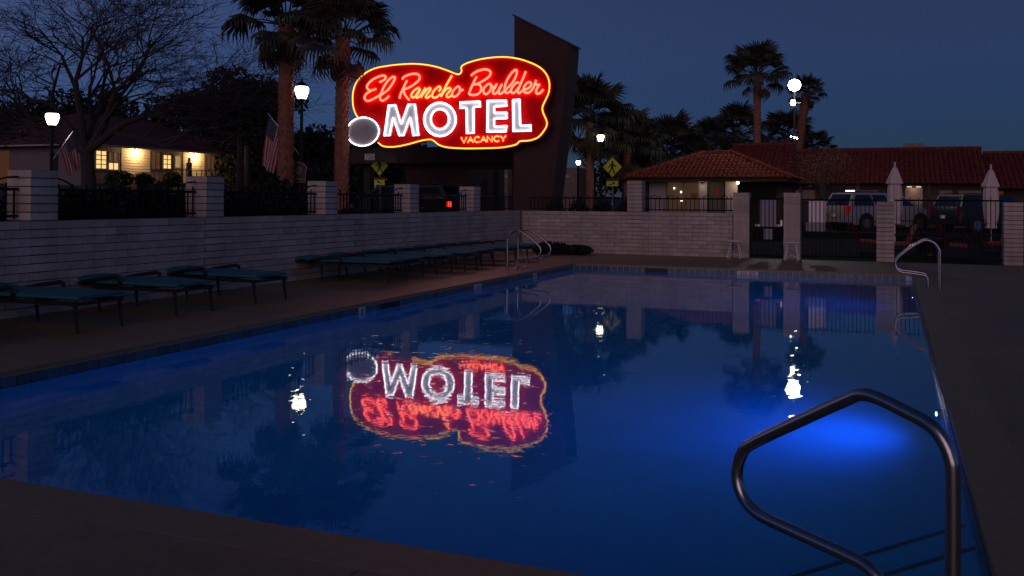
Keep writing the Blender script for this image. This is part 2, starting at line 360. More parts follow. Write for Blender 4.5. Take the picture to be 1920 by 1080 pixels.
pillar_in(RW, -6.66, RY+0.2, 0, 19, 19*CH-0.006)
M_blocks = mat("smooth_painted_block", (0.52, 0.42, 0.34), 0.8, var=0.12, vscale=5, bump=0.002, bscale=12, wear=0.2)
def lone_pillar(cx, nz, lab, smooth=False):
    t = thing("block_pillar", lab, "pillar", (cx, RY+0.2, 0), "block pillars of the pool fence")
    MB().box(cx-(.20 if smooth else .19), cx+(.20 if smooth else .19), RY+(0 if smooth else .012), RY+.39, 0, nz*CH-.006).build("core", M_blocks if smooth else M_mortar, t)
    for k in range(nz): inst("block", pbk, t, (cx+random.uniform(-.004,.004), RY+0.2+random.uniform(-.004,.004), k*CH), (0,0,0), (1 if not smooth else 0.99, 1, 1.0 if not smooth else 1.05))
lone_pillar(-3.74, 16, "smooth block pillar on the left side of the pool gate", True)
lone_pillar(-2.435, 16, "smooth block pillar on the right side of the pool gate", True)
lone_pillar(-0.165, 14, "block pillar standing between the notice board and the far handrails")
lone_pillar(2.70, 14, "block pillar at the right edge of the picture")

# ------------------------------------------------------------ iron fences
FY = RY + 0.2
barm = mesh_only(MB().box(-0.009, 0.009, -0.009, 0.009, 0, 1), "bar", M_iron)
def fence(ax, ay, bx, by, z0, z1, step, lab, hoops=(), arch_ends=False):
    a = Vector((ax, ay, 0)); b = Vector((bx, by, 0)); L_ = (b-a).length; dr = (b-a)/L_
    t = thing("iron_fence", lab, "fence", ((ax+bx)/2, (ay+by)/2, z0), "black iron fence sections round the pool")
    for zz, r in ((z0+0.06, 0.016), (z1, 0.020)): MB().tube([a+Vector((0,0,zz)), b+Vector((0,0,zz))], r, 4).build("rail", M_iron, t)
    n = int(L_/step)
    for i in range(n+1):
        p = a + dr*(L_*(i+0.5)/(n+1)); inst("bar", barm, t, (p.x, p.y, z0+.02), (0,0,0), (1,1,z1-z0+(0.06 if i % 2 else -.02)))
    for h in hoops:
        c = a + dr*h; R = 0.10
        MB().tube([c + dr*(R*math.cos(q*PI/8)) + Vector((0,0,z1+R*0.9*math.sin(q*PI/8))) for q in range(9)], 0.009, 5).build("hoop", M_iron, t)
    if arch_ends:
        for e, s in ((0.0, 1), (L_, -1)):
            c = a + dr*e
            MB().tube([c + dr*(s*0.42*math.sin(q*PI/16)) + Vector((0,0,z1+0.16*math.cos(q*PI/16))) for q in range(9)], 0.012, 5).build("scroll", M_iron, t)
words = ["nearest", "second", "third", "fourth", "fifth"]
for i in range(5):
    fence(WX-0.2, PLY[i]+.22, WX-0.2, PLY[i+1]-.22, WT, 1.60, 0.12, "iron fence panel on the left wall, %s from the camera, dark foliage behind it" % words[i], arch_ends=True)
fence(WX-0.2, PLY[5]+.22, WX-0.2, 25.2, WT, 1.60, 0.12, "iron fence panel on the left wall ending at the far corner", arch_ends=False)
fence(-9.9, FY, -6.90, FY, WT, 1.58, 0.12, "iron fence panel on the far wall in front of the crosswalk sign")
fence(-6.42, FY, -3.98, FY, WT, 1.57, 0.125, "iron fence panel with hoops on the far wall in front of the tiled hut", hoops=(0.25, 0.72, 1.75, 2.20))
fence(-2.2, FY, -0.40, FY, 0.03, 1.56, 0.105, "tall iron fence between the gate and the middle pillar with a notice board")
fence(0.05, FY, 2.48, FY, 0.03, 1.56, 0.105, "tall iron fence between the middle pillar and the right hand pillar")
fence(2.95, FY, 6.0, FY, 0.03, 1.56, 0.105, "tall iron fence beyond the right hand pillar at the picture edge")
# gate
gt = thing("iron_gate", "dark iron pool gate between two smooth block pillars", "gate", (-3.1, FY, 0))
for zz in (0.06, 0.82, 1.58): MB().tube([(-3.52, FY, zz), (-2.66, FY, zz)], 0.020, 4).build("rail", M_iron, gt)
for x in (-3.51, -2.67): MB().box(x-.02, x+.02, FY-.02, FY+.02, 0.02, 1.6).build("stile", M_iron, gt)
for i in range(8): inst("bar", barm, gt, (-3.51+0.105*(i+0.5), FY, 0.05), (0,0,0), (1,1,1.54))
MB().box(-2.74, -2.69, FY-.06, FY-.02, 0.86, 1.02).build("latch", M_steel, gt)
M_notice = mat("notice_white", (0.92, 0.86, 0.82), 0.6)
M_noticeb = mat("notice_blue_grey", (0.30, 0.30, 0.34), 0.6)
t = thing("notice_board", "blue grey notice board behind the bars of the pool gate", "sign", (-3.07, FY+.05, 0.9))
MB().box(-3.28, -2.86, FY+.03, FY+.045, 0.80, 1.56).build("panel", M_noticeb, t)
MB().box(-3.18, -2.96, FY+.03, FY+.045, 0.50, 0.78).build("lower_panel", M_noticeb, t)
MB().box(-3.40, -2.76, FY+.048, FY+.06, 0.84, 0.90).build("bracket", M_notice, t)
t = thing("notice_board", "white notice board with a grey lower edge behind the fence bars right of the gate", "sign", (-1.85, FY+.05, 0.9))
MB().box(-2.03, -1.62, FY+.03, FY+.045, 0.97, 1.57).build("panel", M_notice, t)
MB().box(-2.10, -1.62, FY+.025, FY+.04, 0.74, 0.965).build("lower_panel", M_noticeb, t)

# ------------------------------------------------------------ handrails and ladders
PROF = [(0, -0.1), (0, 0.20), (0.0, 0.60), (0.008, 0.68), (0.035, 0.735), (0.08, 0.775), (0.16, 0.80), (0.27, 0.828), (0.335, 0.828), (0.40, 0.795), (0.60, 0.68), (0.81, 0.555), (0.865, 0.50), (0.89, 0.415), (0.86, 0.335), (0.78, 0.287), (0.60, 0.268), (0.38, 0.25), (0.30, 0.235), (0.25, 0.19), (0.235, 0.12), (0.235, -0.1)]
PROF2 = [(0, -0.1), (0, 0.20), (0.0, 0.62), (0.02, 0.70), (0.07, 0.78), (0.15, 0.83), (0.24, 0.84), (0.34, 0.79), (0.50, 0.68), (0.66, 0.54), (0.71, 0.46), (0.715, 0.39), (0.68, 0.31), (0.60, 0.265), (0.50, 0.26), (0.34, 0.24), (0.245, 0.225), (0.205, 0.19), (0.19, 0.10), (0.19, -0.1)]
def rail(px, py, dx, dy, lab, prof, r=0.0235, grp=None):
    t = thing("handrail", lab, "handrail", (px, py, 0), grp)
    pts = catmull([(px+dx*u, py+dy*u, z) for u, z in prof], 5)
    MB().tube(pts, r, 16, cap=False).build("tube", M_steel, t, smooth=True)
    for u in (0, prof[-1][0]):
        MB().lathe([(0.05, 0), (0.05, 0.008), (0.03, 0.02), (0.0245, 0.02)], (px+dx*u, py+dy*u, 0.0035), 20).build("escutcheon", M_steel, t, smooth=True)
rail(0.18, 3.30, -0.845, 0.535, "large steel handrail in the foreground at the near corner of the pool", PROF)
rail(0.77, 17.85, -1, 0, "nearer of the two steel rails at the far right corner of the pool", PROF2, 0.021, "rails at the far right corner")
rail(0.77, 18.40, -1, 0, "farther of the two steel rails at the far right corner of the pool", PROF2, 0.021, "rails at the far right corner")
rail(-7.76, 18.70, 1.08, 0, "nearer left steel ladder rail in front of the far loungers", PROF2, 0.021, "ladder rails on the left edge")
rail(-7.76, 19.32, 1.08, 0, "farther right steel ladder rail in front of the far loungers", PROF2, 0.021, "ladder rails on the left edge")

# ------------------------------------------------------------ white side tables
def side_table(x, y, lab):
    t = thing("side_table", lab, "side table", (x, y, 0), "white side tables beside the gate")
    MB().lathe([(0.20, 0.455), (0.225, 0.46), (0.225, 0.478), (0.21, 0.485)], (x, y, 0), 20).build("table_top", M_white, t)
    for k in range(4):
        a = PI/4 + k*PI/2; c, s = math.cos(a), math.sin(a)
        MB().tube([(x+c*0.13, y+s*0.13, 0.455), (x+c*0.19, y+s*0.19, 0.20), (x+c*0.235, y+s*0.235, 0.05), (x+c*0.20, y+s*0.20, 0.0)], 0.012, 6).build("leg", M_white, t)
    MB().tube([(x-0.20, y-0.19, 0.05), (x, y, 0.14), (x+0.20, y+0.19, 0.05)], 0.008, 5).build("brace", M_white, t)
    MB().tube([(x+0.20, y-0.19, 0.05), (x, y, 0.14), (x-0.20, y+0.19, 0.05)], 0.008, 5).build("brace", M_white, t)
side_table(-3.83, 24.80, "small white side table in front of the left gate pillar")
side_table(-2.37, 24.62, "small white side table in front of the right gate pillar")

# ------------------------------------------------------------ loungers
def cushion(x0, x1, w, z, th, rise=0.0, n=10, m=6):
    mb = MB(); vs = []; 
    for side in (1, -1):
        for i in range(n+1):
            for j in range(m+1):
                u = i/n; v = j/m; e = (1-(2*u-1)**8)*(1-(2*v-1)**6); tuft = 0.006*math.cos(u*PI*6)
                vs.append((x0+(x1-x0)*u, -w/2+w*v, z + rise*(1-u) + (side*(th/2)*(0.35+0.65*e) + (tuft*e if side > 0 else 0))))
    K = (n+1)*(m+1); fs = []
    for s in (0, K):
        for i in range(n):
            for j in range(m):
                a = s+i*(m+1)+j; fs.append((a, a+m+1, a+m+2, a+1))
    for i in range(n):
        for j in (0, m): a = i*(m+1)+j; fs.append((a, a+m+1, a+m+1+K, a+K))
    for j in range(m):
        for i in (0, n): a = i*(m+1)+j; fs.append((a, a+1, a+1+K, a+K))
    return mb.add(vs, fs)
def make_lounger(lab):
    t = thing("pool_lounger", lab, "sun lounger", (0,0,0), "teal cushioned loungers along the left wall")
    fr = MB()
    for y in (-0.33, 0.33): fr.box(-0.02, 1.38, y-.018, y+.018, 0.30, 0.345)
    for x in (0.0, 0.68, 1.36): fr.box(x-.018, x+.018, -0.31, 0.31, 0.305, 0.335)
    fr.build("frame", M_frame, t)
    br = MB()
    for y in (-0.30, 0.30): br.tube([(0.02, y, 0.33), (-0.50, y, 0.37)], 0.018, 6)
    for x in (-0.15, -0.32, -0.48): br.box(x-.02, x+.02, -0.29, 0.29, 0.335+(-x-.15)*0.08, 0.35+(-x-.15)*0.08)
    br.build("backrest_frame", M_frame, t)
    for x in (0.06, 1.33):
        for y in (-0.33, 0.33):
            MB().tube([(x, y, 0.33), (x+(0.015 if x > 1 else 0.0), y, 0.18), (x+(0.045 if x > 1 else 0.03), y, 0.0)], [0.028, 0.022, 0.016], 6).build("leg", M_frame, t)
    for y in (-0.365, 0.365):
        MB().tube([(-0.22, y, 0.38), (0.05, y, 0.43), (0.38, y, 0.475), (0.44, y, 0.465), (0.45, y, 0.41), (0.43, y, 0.33)], [0.02, 0.024, 0.028, 0.028, 0.022, 0.018], 6).build("armrest", M_frame, t)
    cushion(0.0, 1.38, 0.66, 0.39, 0.095).build("seat_cushion", M_teal, t, smooth=True)
    cushion(-0.52, -0.005, 0.60, 0.385, 0.08, 0.045, 6, 6).build("back_cushion", M_teal, t, smooth=True)
    return t
spots = [(-9.72, 6.30, 0, "partly hidden lounger at the left edge of the picture, nearest the camera"),
 (-9.68, 7.95, 2, "teal lounger nearest the camera whose whole cushion is in view"),
 (-9.75, 9.62, 0, "teal lounger in the middle of the near group of three"),
 (-9.72, 11.25, -3, "teal lounger at the far end of the near group, beside open deck"),
 (-9.62, 14.55, 5, "first lounger of the far group, just past the gap in the row"),
 (-9.70, 15.55, 0, "second lounger of the far group, its feet nearest the pool"),
 (-9.66, 16.75, -2, "third lounger of the far group along the wall"),
 (-9.62, 17.85, 2, "fourth lounger of the far group, behind the two skimmer legs"),
 (-9.72, 19.00, 0, "fifth lounger of the far group, left of the ladder rails"),
 (-9.66, 20.20, 3, "sixth lounger of the far group, seen through the ladder rails"),
 (-9.60, 21.50, 0, "last lounger of the far group, nearest the far corner")]
spots[7] = spots[7][:3] + ("fourth lounger of the far group, in the middle of that row",)
proto = make_lounger(spots[0][3])
for i, (x, y, a, lab) in enumerate(spots):
    o = proto if i == 0 else copy_tree(proto)
    o.location = (x, y, 0.0); o.rotation_euler = (0, 0, math.radians(a)); o["label"] = lab

# ------------------------------------------------------------ foliage helpers
def leaves(mb, c, r, n, s, flat=1.0, shell=0.35):
    for _ in range(n):
        while True:
            p = Vector((random.uniform(-1,1), random.uniform(-1,1), random.uniform(-1,1)))
            if shell < p.length < 1: break
        q = Vector((c[0]+p.x*r[0], c[1]+p.y*r[1], c[2]+p.z*r[2]))
        a = Vector((random.gauss(0,1), random.gauss(0,1), random.gauss(0,1)*flat)).normalized(); b = a.orthogonal().normalized(); b = (Matrix.Rotation(random.uniform(0, 2*PI), 3, a) @ b)
        k = s*random.uniform(0.6, 1.4); mb.add([q-a*k*0.5, q+b*k*0.3, q+a*k*0.6, q-b*k*0.3], [(0,1,2,3)])
def hedge(name, boxes, lab, cat, m=None, dens=900, s=0.09):
    cx = sum((b[0]+b[1])/2 for b in boxes)/len(boxes); cyy = sum((b[2]+b[3])/2 for b in boxes)/len(boxes)
    t = thing(name, lab, cat, (cx, cyy, boxes[0][4]))
    f = MB(); core = MB()
    for x0, x1, y0, y1, z0, z1 in boxes:
        leaves(f, ((x0+x1)/2, (y0+y1)/2, (z0+z1)/2), ((x1-x0)/2*1.15, (y1-y0)/2*1.1, (z1-z0)/2*1.1), dens, s)
        core.tube([((x0+x1)/2, (y0+y1)/2, z0), ((x0+x1)/2, (y0+y1)/2, (z0+z1)/2)], [0.05, 0.02], 5)
        for k in range(8):
            a = random.uniform(0, 2*PI); core.tube([((x0+x1)/2, (y0+y1)/2, z0+.1), ((x0+x1)/2+math.cos(a)*(x1-x0)*.4, (y0+y1)/2+math.sin(a)*(y1-y0)*.4, z0+(z1-z0)*random.uniform(.6,.95))], [0.02, 0.006], 4)
    f.build("foliage", m or M_leafd, t, fix=False); core.build("stem", M_bark, t)
    return t
for i in range(5):
    ya, yb = PLY[i]+0.02, PLY[i+1]-0.02; k = (yb-ya)/4
    hs = [random.uniform(1.55, 1.80) for _ in range(4)]
    if i == 1: hs = [1.52, 1.56, 1.66, 1.70]
    if i == 2: hs = [1.60, 1.64, 1.68, 1.84]
    if i >= 3: hs = [1.28, 1.20, 1.24, 1.18]
    hedge("hedge", [(WX-1.35, WX-0.42, ya+j*k, ya+(j+1)*k, 0, hs[j]) for j in range(4)], "dark clipped hedge behind the %s iron fence panel of the left wall" % words[i], "hedge", dens=2600, s=0.12)
hedge("hedge", [(-9.7+j*0.75, -9.0+j*0.75, 25.9, 26.5, 0, 1.48) for j in range(4)], "dark hedge behind the far wall at the foot of the brown tower", "hedge", dens=1500, s=0.11)
hedge("shrub", [(-9.3, -8.3, 23.9, 24.8, 0, 0.34), (-8.5, -7.7, 24.2, 24.9, 0, 0.26)], "low dark shrubs at the foot of the far wall beside the ladder rails", "shrub", dens=1300, s=0.07)

def ftop(): pass
# fan palm frond (shared mesh): petiole along +X, fan of pleated segments with drooping tips
def fan_mesh(name, m, L=1.0, R=1.0, seg=26, droop=0.5, spread=112):
    mb = MB(); mb.tube([(0,0,0), (L*.5, 0, .05), (L, 0, 0)], [0.035, 0.022, 0.014], 4, cap=False)
    c = Vector((L*0.97, 0, 0))
    for k in range(seg):
        a = math.radians(-spread + 2*spread*k/(seg-1)); d = Vector((math.cos(a), math.sin(a), 0)); s = Vector((-d.y, d.x, 0))
        ln = R*(1.0-0.28*abs(a)/2.2)*random.uniform(0.88, 1.08); w = 0.036*R*1.3
        up = Vector((0,0,1)); p0 = c; p1 = c + d*ln*0.46 + up*0.05*R*math.cos(a); p2 = c + d*ln*0.76 - up*droop*0.14*R; p3 = c + d*ln*(1.0-0.16*droop) - up*droop*random.uniform(0.35,0.75)*R + s*random.uniform(-.04,.04)
        f = up*0.025*R
        mb.add([p0, p1-s*w-f, p1+f, p1+s*w-f, p2-s*w*.75-f, p2+f, p2+s*w*.75-f, p3], [(0,1,2),(0,2,3),(1,4,5,2),(2,5,6,3),(4,7,5),(5,7,6)])
    return mesh_only(mb, name, m, fix=False)
fan_live = [fan_mesh("frond", M_palm, 1.15, 0.95, 24, d) for d in (0.35, 0.7, 1.0)]
fan_dead = [fan_mesh("frond", M_dead, 0.8, 0.8, 20, d) for d in (1.2, 1.5)]
def palm(x, y, z0, zt, r, lab, scale=1.0, nl=34, nd=14, lean=(0,0), grp="fan palms", boots=True, curve=0.0, seed=1):
    random.seed(seed)
    t = thing("palm_tree", lab, "palm tree", (x, y, z0), grp)
    H = zt-z0; pts = []; rr = []
    n = 14
    for i in range(n+1):
        u = i/n; pts.append((x+lean[0]*(u + curve*math.sin(u*PI)), y+lean[1]*u, z0+H*u)); rr.append(r*(1.25-0.25*min(1, u*4))*(1.0-0.18*u)*(1.12 if u > .8 else 1))
    tr = MB().tube(pts, rr, 12).build("trunk", M_ptrunk, t, smooth=True)
    if boots:
        bt = MB()
        rows = int(H/0.16)
        for i in range(rows):
            u = (i+0.5)/rows; k = u*n; j = min(n-1, int(k)); fr = k-j
            c = Vector(pts[j]).lerp(Vector(pts[j+1]), fr); R = rr[j]*(1-fr)+rr[j+1]*fr
            for q in range(9):
                a = 2*PI*(q+0.5*(i % 2))/9 + random.uniform(-.06,.06); d = Vector((math.cos(a), math.sin(a), 0)); s = Vector((-d.y, d.x, 0)); o_ = random.uniform(0.03, 0.09)*r/0.3
                b0 = c+d*(R-0.01)-Vector((0,0,0.09)); w = R*0.30
                bt.add([b0-s*w, b0+s*w, b0+d*o_*1.1+s*w*.25+Vector((0,0,.2)), b0+d*o_*1.1-s*w*.25+Vector((0,0,.2)), b0+Vector((0,0,.16))], [(0,1,2,3),(0,3,4),(1,4,2)])
        bt.build("leaf_bases", M_ptrunk, t, kind="stuff", fix=False)
    top = Vector(pts[-1])
    for i in range(nl):
        u = i/nl; el = math.radians(84 - 108*u + random.uniform(-8, 8)); az = i*2.399 + random.uniform(-.2,.2)
        inst("frond", fan_live[min(2, int(u*3))], t, top+Vector((math.cos(az), math.sin(az), 0))*0.12*scale, (random.uniform(-.3,.3), -el, az), (scale*random.uniform(.9,1.12),)*3)
    for i in range(nd):
        el = math.radians(-42 - 38*random.random()); az = i*2.399+1
        inst("frond", fan_dead[i % 2], t, top+Vector((math.cos(az)*.15, math.sin(az)*.15, -0.25*scale*random.random()-.15)), (random.uniform(-.3,.3), -el, az), (scale*random.uniform(.8,1.0),)*3)
    return t
palm(-18.89, 26.0, 0, 7.35, 0.27, "tall fan palm left of the lamp post whose trunk carries the flag", 1.06, 25, 7, (0.0,0), seed=3)
palm(-16.62, 25.9, 0, 6.75, 0.235, "fan palm directly left of the neon sign with a red lit trunk", 1.00, 24, 5, (0.0,0), seed=5)
palm(-7.9, 60, 0, 9.5, 0.26, "tall fan palm rising behind the tiled roofs right of the picture centre", 1.12, 30, 3, boots=False, seed=8)
palm(-7.0, 75, 0, 9.9, 0.34, "leaning fan palm beside the bright flood lamp pole", 0.80, 26, 3, (0.85, 0), boots=True, curve=-0.25, seed=9)
palm(-14.5, 46, 0, 5.6, 0.24, "dense palm close to the right side of the brown tower", 1.35, 34, 5, boots=False, seed=11)
palm(-12.9, 47.5, 0, 4.3, 0.22, "shorter palm above the crosswalk sign", 1.15, 30, 5, boots=False, seed=12)
palm(-14.0, 62, 0, 4.5, 0.3, "broad low palm behind the left end of the tiled hut", 1.6, 32, 6, boots=False, seed=13)
palm(-10.7, 70, 0, 6.6, 0.25, "middle sized palm behind the tiled hut, left of the tall palm", 1.2, 26, 4, boots=False, seed=14)
palm(-12.9, 71, 0, 5.7, 0.25, "small palm left of the middle sized palm behind the tiled hut", 1.2, 26, 4, boots=False, seed=15)
palm(-8.4, 82, 0, 7.0, 0.25, "small dark palm crown between the tall palm and the flood lamp pole", 1.3, 24, 4, boots=False, seed=16)
palm(-6.1, 84, 0, 6.1, 0.2, "tiny palm crown just above the motel ridge right of the lamp pole", 0.9, 20, 2, boots=False, seed=17)
random.seed(21)

# ------------------------------------------------------------ trees
def bare_tree(x, y, z0, lab):
    t = thing("bare_tree", lab, "tree", (x, y, z0)); tr = MB(); tw = MB()
    def grow(p, d, L, r, lv):
        k = 4; pts = [p]; rr = [r]; q = p
        for i in range(k):
            d = (d + Vector((random.gauss(0,.13), random.gauss(0,.13), random.gauss(0.02,.10)))).normalized(); q = q + d*L/k; pts.append(q); rr.append(r*(1-0.42*(i+1)/k))
        (tr if lv < 3 else tw).tube(pts, rr, 7 if lv < 2 else (5 if lv < 3 else 3), cap=False)
        if lv >= 6: return
        nb = {0: 5, 1: 4, 2: 4, 3: 4, 4: 4, 5: 3}[lv]
        for j in range(nb):
            u = 1.0 if j < 2 else random.uniform(0.35, 0.95); b = pts[min(k, max(1, int(round(u*k))))]; rb = rr[min(k, max(1, int(round(u*k))))]
            ax = Vector((random.gauss(0,1), random.gauss(0,1), random.gauss(0,.35))).normalized(); an = math.radians(random.uniform(22, 58 if lv else 52))
            nd = (Matrix.Rotation(an, 3, d.cross(ax).normalized() if d.cross(ax).length > .01 else ax) @ d)
            nd.z = nd.z*0.85 + (0.10 if lv < 3 else 0.0)
            grow(b, nd.normalized(), L*random.uniform(0.62, 0.86), max(0.011, rb*random.uniform(0.66, 0.82)), lv+1)
    base = Vector((x, y, z0)); 
    tr.tube([base, base+Vector((0.05,0,1.2)), base+Vector((-.1,0,2.6))], [0.42, 0.30, 0.26], 9, cap=False)
    fork = base+Vector((-.1,0,2.5))
    for dx, dy, dz, L in ((-0.95, -.1, .75, 3.1), (-.40, .35, 1, 3.0), (.10, -.3, 1.1, 3.0), (.55, .2, .9, 3.1), (1.05, -.1, .60, 3.3), (-1.2, .3, .35, 2.6)):
        grow(fork, Vector((dx, dy, dz)).normalized(), L*1.03, 0.19, 1)
    tr.build("trunk", M_bark, t, smooth=True, fix=False); tw.build("twigs", M_bark, t, kind="stuff", fix=False)
bare_tree(-32.3, 30.3, 1.0, "large bare winter tree with spreading branches in front of the lit house")
def leafy(x, y, z0, zc, r, lab, n=2600, s=0.5, m=None, clumps=9):
    t = thing("evergreen_tree", lab, "tree", (x, y, z0), "dark trees beyond the street"); f = MB()
    MB().tube([(x, y, z0), (x+.1, y, (z0+zc)/2), (x, y, zc)], [0.3, 0.22, 0.12], 8).build("trunk", M_bark, t)
    for k in range(clumps):
        a = k*2.399; u = math.sqrt((k+.5)/clumps); h = random.uniform(-.55, .8)
        cr = r[0]*random.uniform(.38, .58)
        leaves(f, (x+math.cos(a)*u*r[0]*.7, y+math.sin(a)*u*r[0]*.7, zc+h*r[1]*(1-.5*u)), (cr, cr, cr*.75), n//clumps, s, shell=0.2)
    f.build("crown", m or M_leafd, t, fix=False)
for a in ((-57.5, 55, 2, 7.4, (3.4, 3.0), "rounded dark tree behind the trunk of the bare tree"),
          (-66, 56, 2, 7.2, (4.5, 2.4), "dark spreading tree above the left end of the house roof"),
          (-50.5, 57, 2, 7.6, (3.6, 2.8), "dark tree rising behind the middle of the house roof"),
          (-46.0, 57, 2, 8.0, (3.4, 3.2), "tall dark tree behind the right end of the house"),
          (-41.0, 52, 1, 7.0, (3.4, 3.6), "dense dark tree at the right of the house"),
          (-36.0, 45, 0, 6.4, (2.8, 3.2), "dark tree just left of the flag carrying palm"),
          (-31.0, 44, 0, 3.6, (2.6, 2.4), "low dark tree between the house and the tall fan palm"),
          (-36.5, 62, 0, 4.4, (3.2, 2.6), "low dark tree seen between the lamp post and the second palm"),
          (-31.5, 58, 0, 3.6, (3.0, 2.4), "low dark tree behind the second palm trunk"),
          (-43.2, 57, 0, 3.9, (3.0, 2.6), "low dark tree filling the gap behind the hanging flag"),
          (-52.0, 85, 0, 5.8, (4.0, 3.4), "far tree with a pointed top between the lamp post and palm")):
    leafy(*a[:5], a[5], n=4200, s=0.34)
for a in ((-26.0, 52, 0, 3.0, (2.6, 2.0), "dark bush mass left of the brown building"), (-24.0, 36, 0, 2.2, (1.7, 1.6), "round dark bush below the house number plate"), (-22.0, 33.5, 0, 1.6, (1.3, 1.3), "small round dark bush right of the plaque"),
          (-16.5, 60, 0, 3.4, (3.0, 2.0), "dark tree behind the far street lamps"), (-10.0, 66, 0, 4.2, (3.6, 1.6), "dark tree line behind the tiled hut"), (-15.4, 56, 0, 5.2, (2.0, 1.7), "thin dark tree between the two palms and the broad low palm")):
    leafy(*a[:5], a[5], n=2600, s=0.30)
M_brush = mat("brown_brush", (0.10, 0.050, 0.030), 0.9, var=0.3)
leafy(-3.3, 49.2, 0.2, 3.05, (1.7, 1.0), "fuzzy brown leafless shrub tree in front of the motel roof above the notice board", n=3400, s=0.07, m=M_brush)
leafy(-41.5, 56, 1.0, 2.6, (4.2, 1.5), "low dark bush mass to the right of the lit house", n=4200, s=0.34)

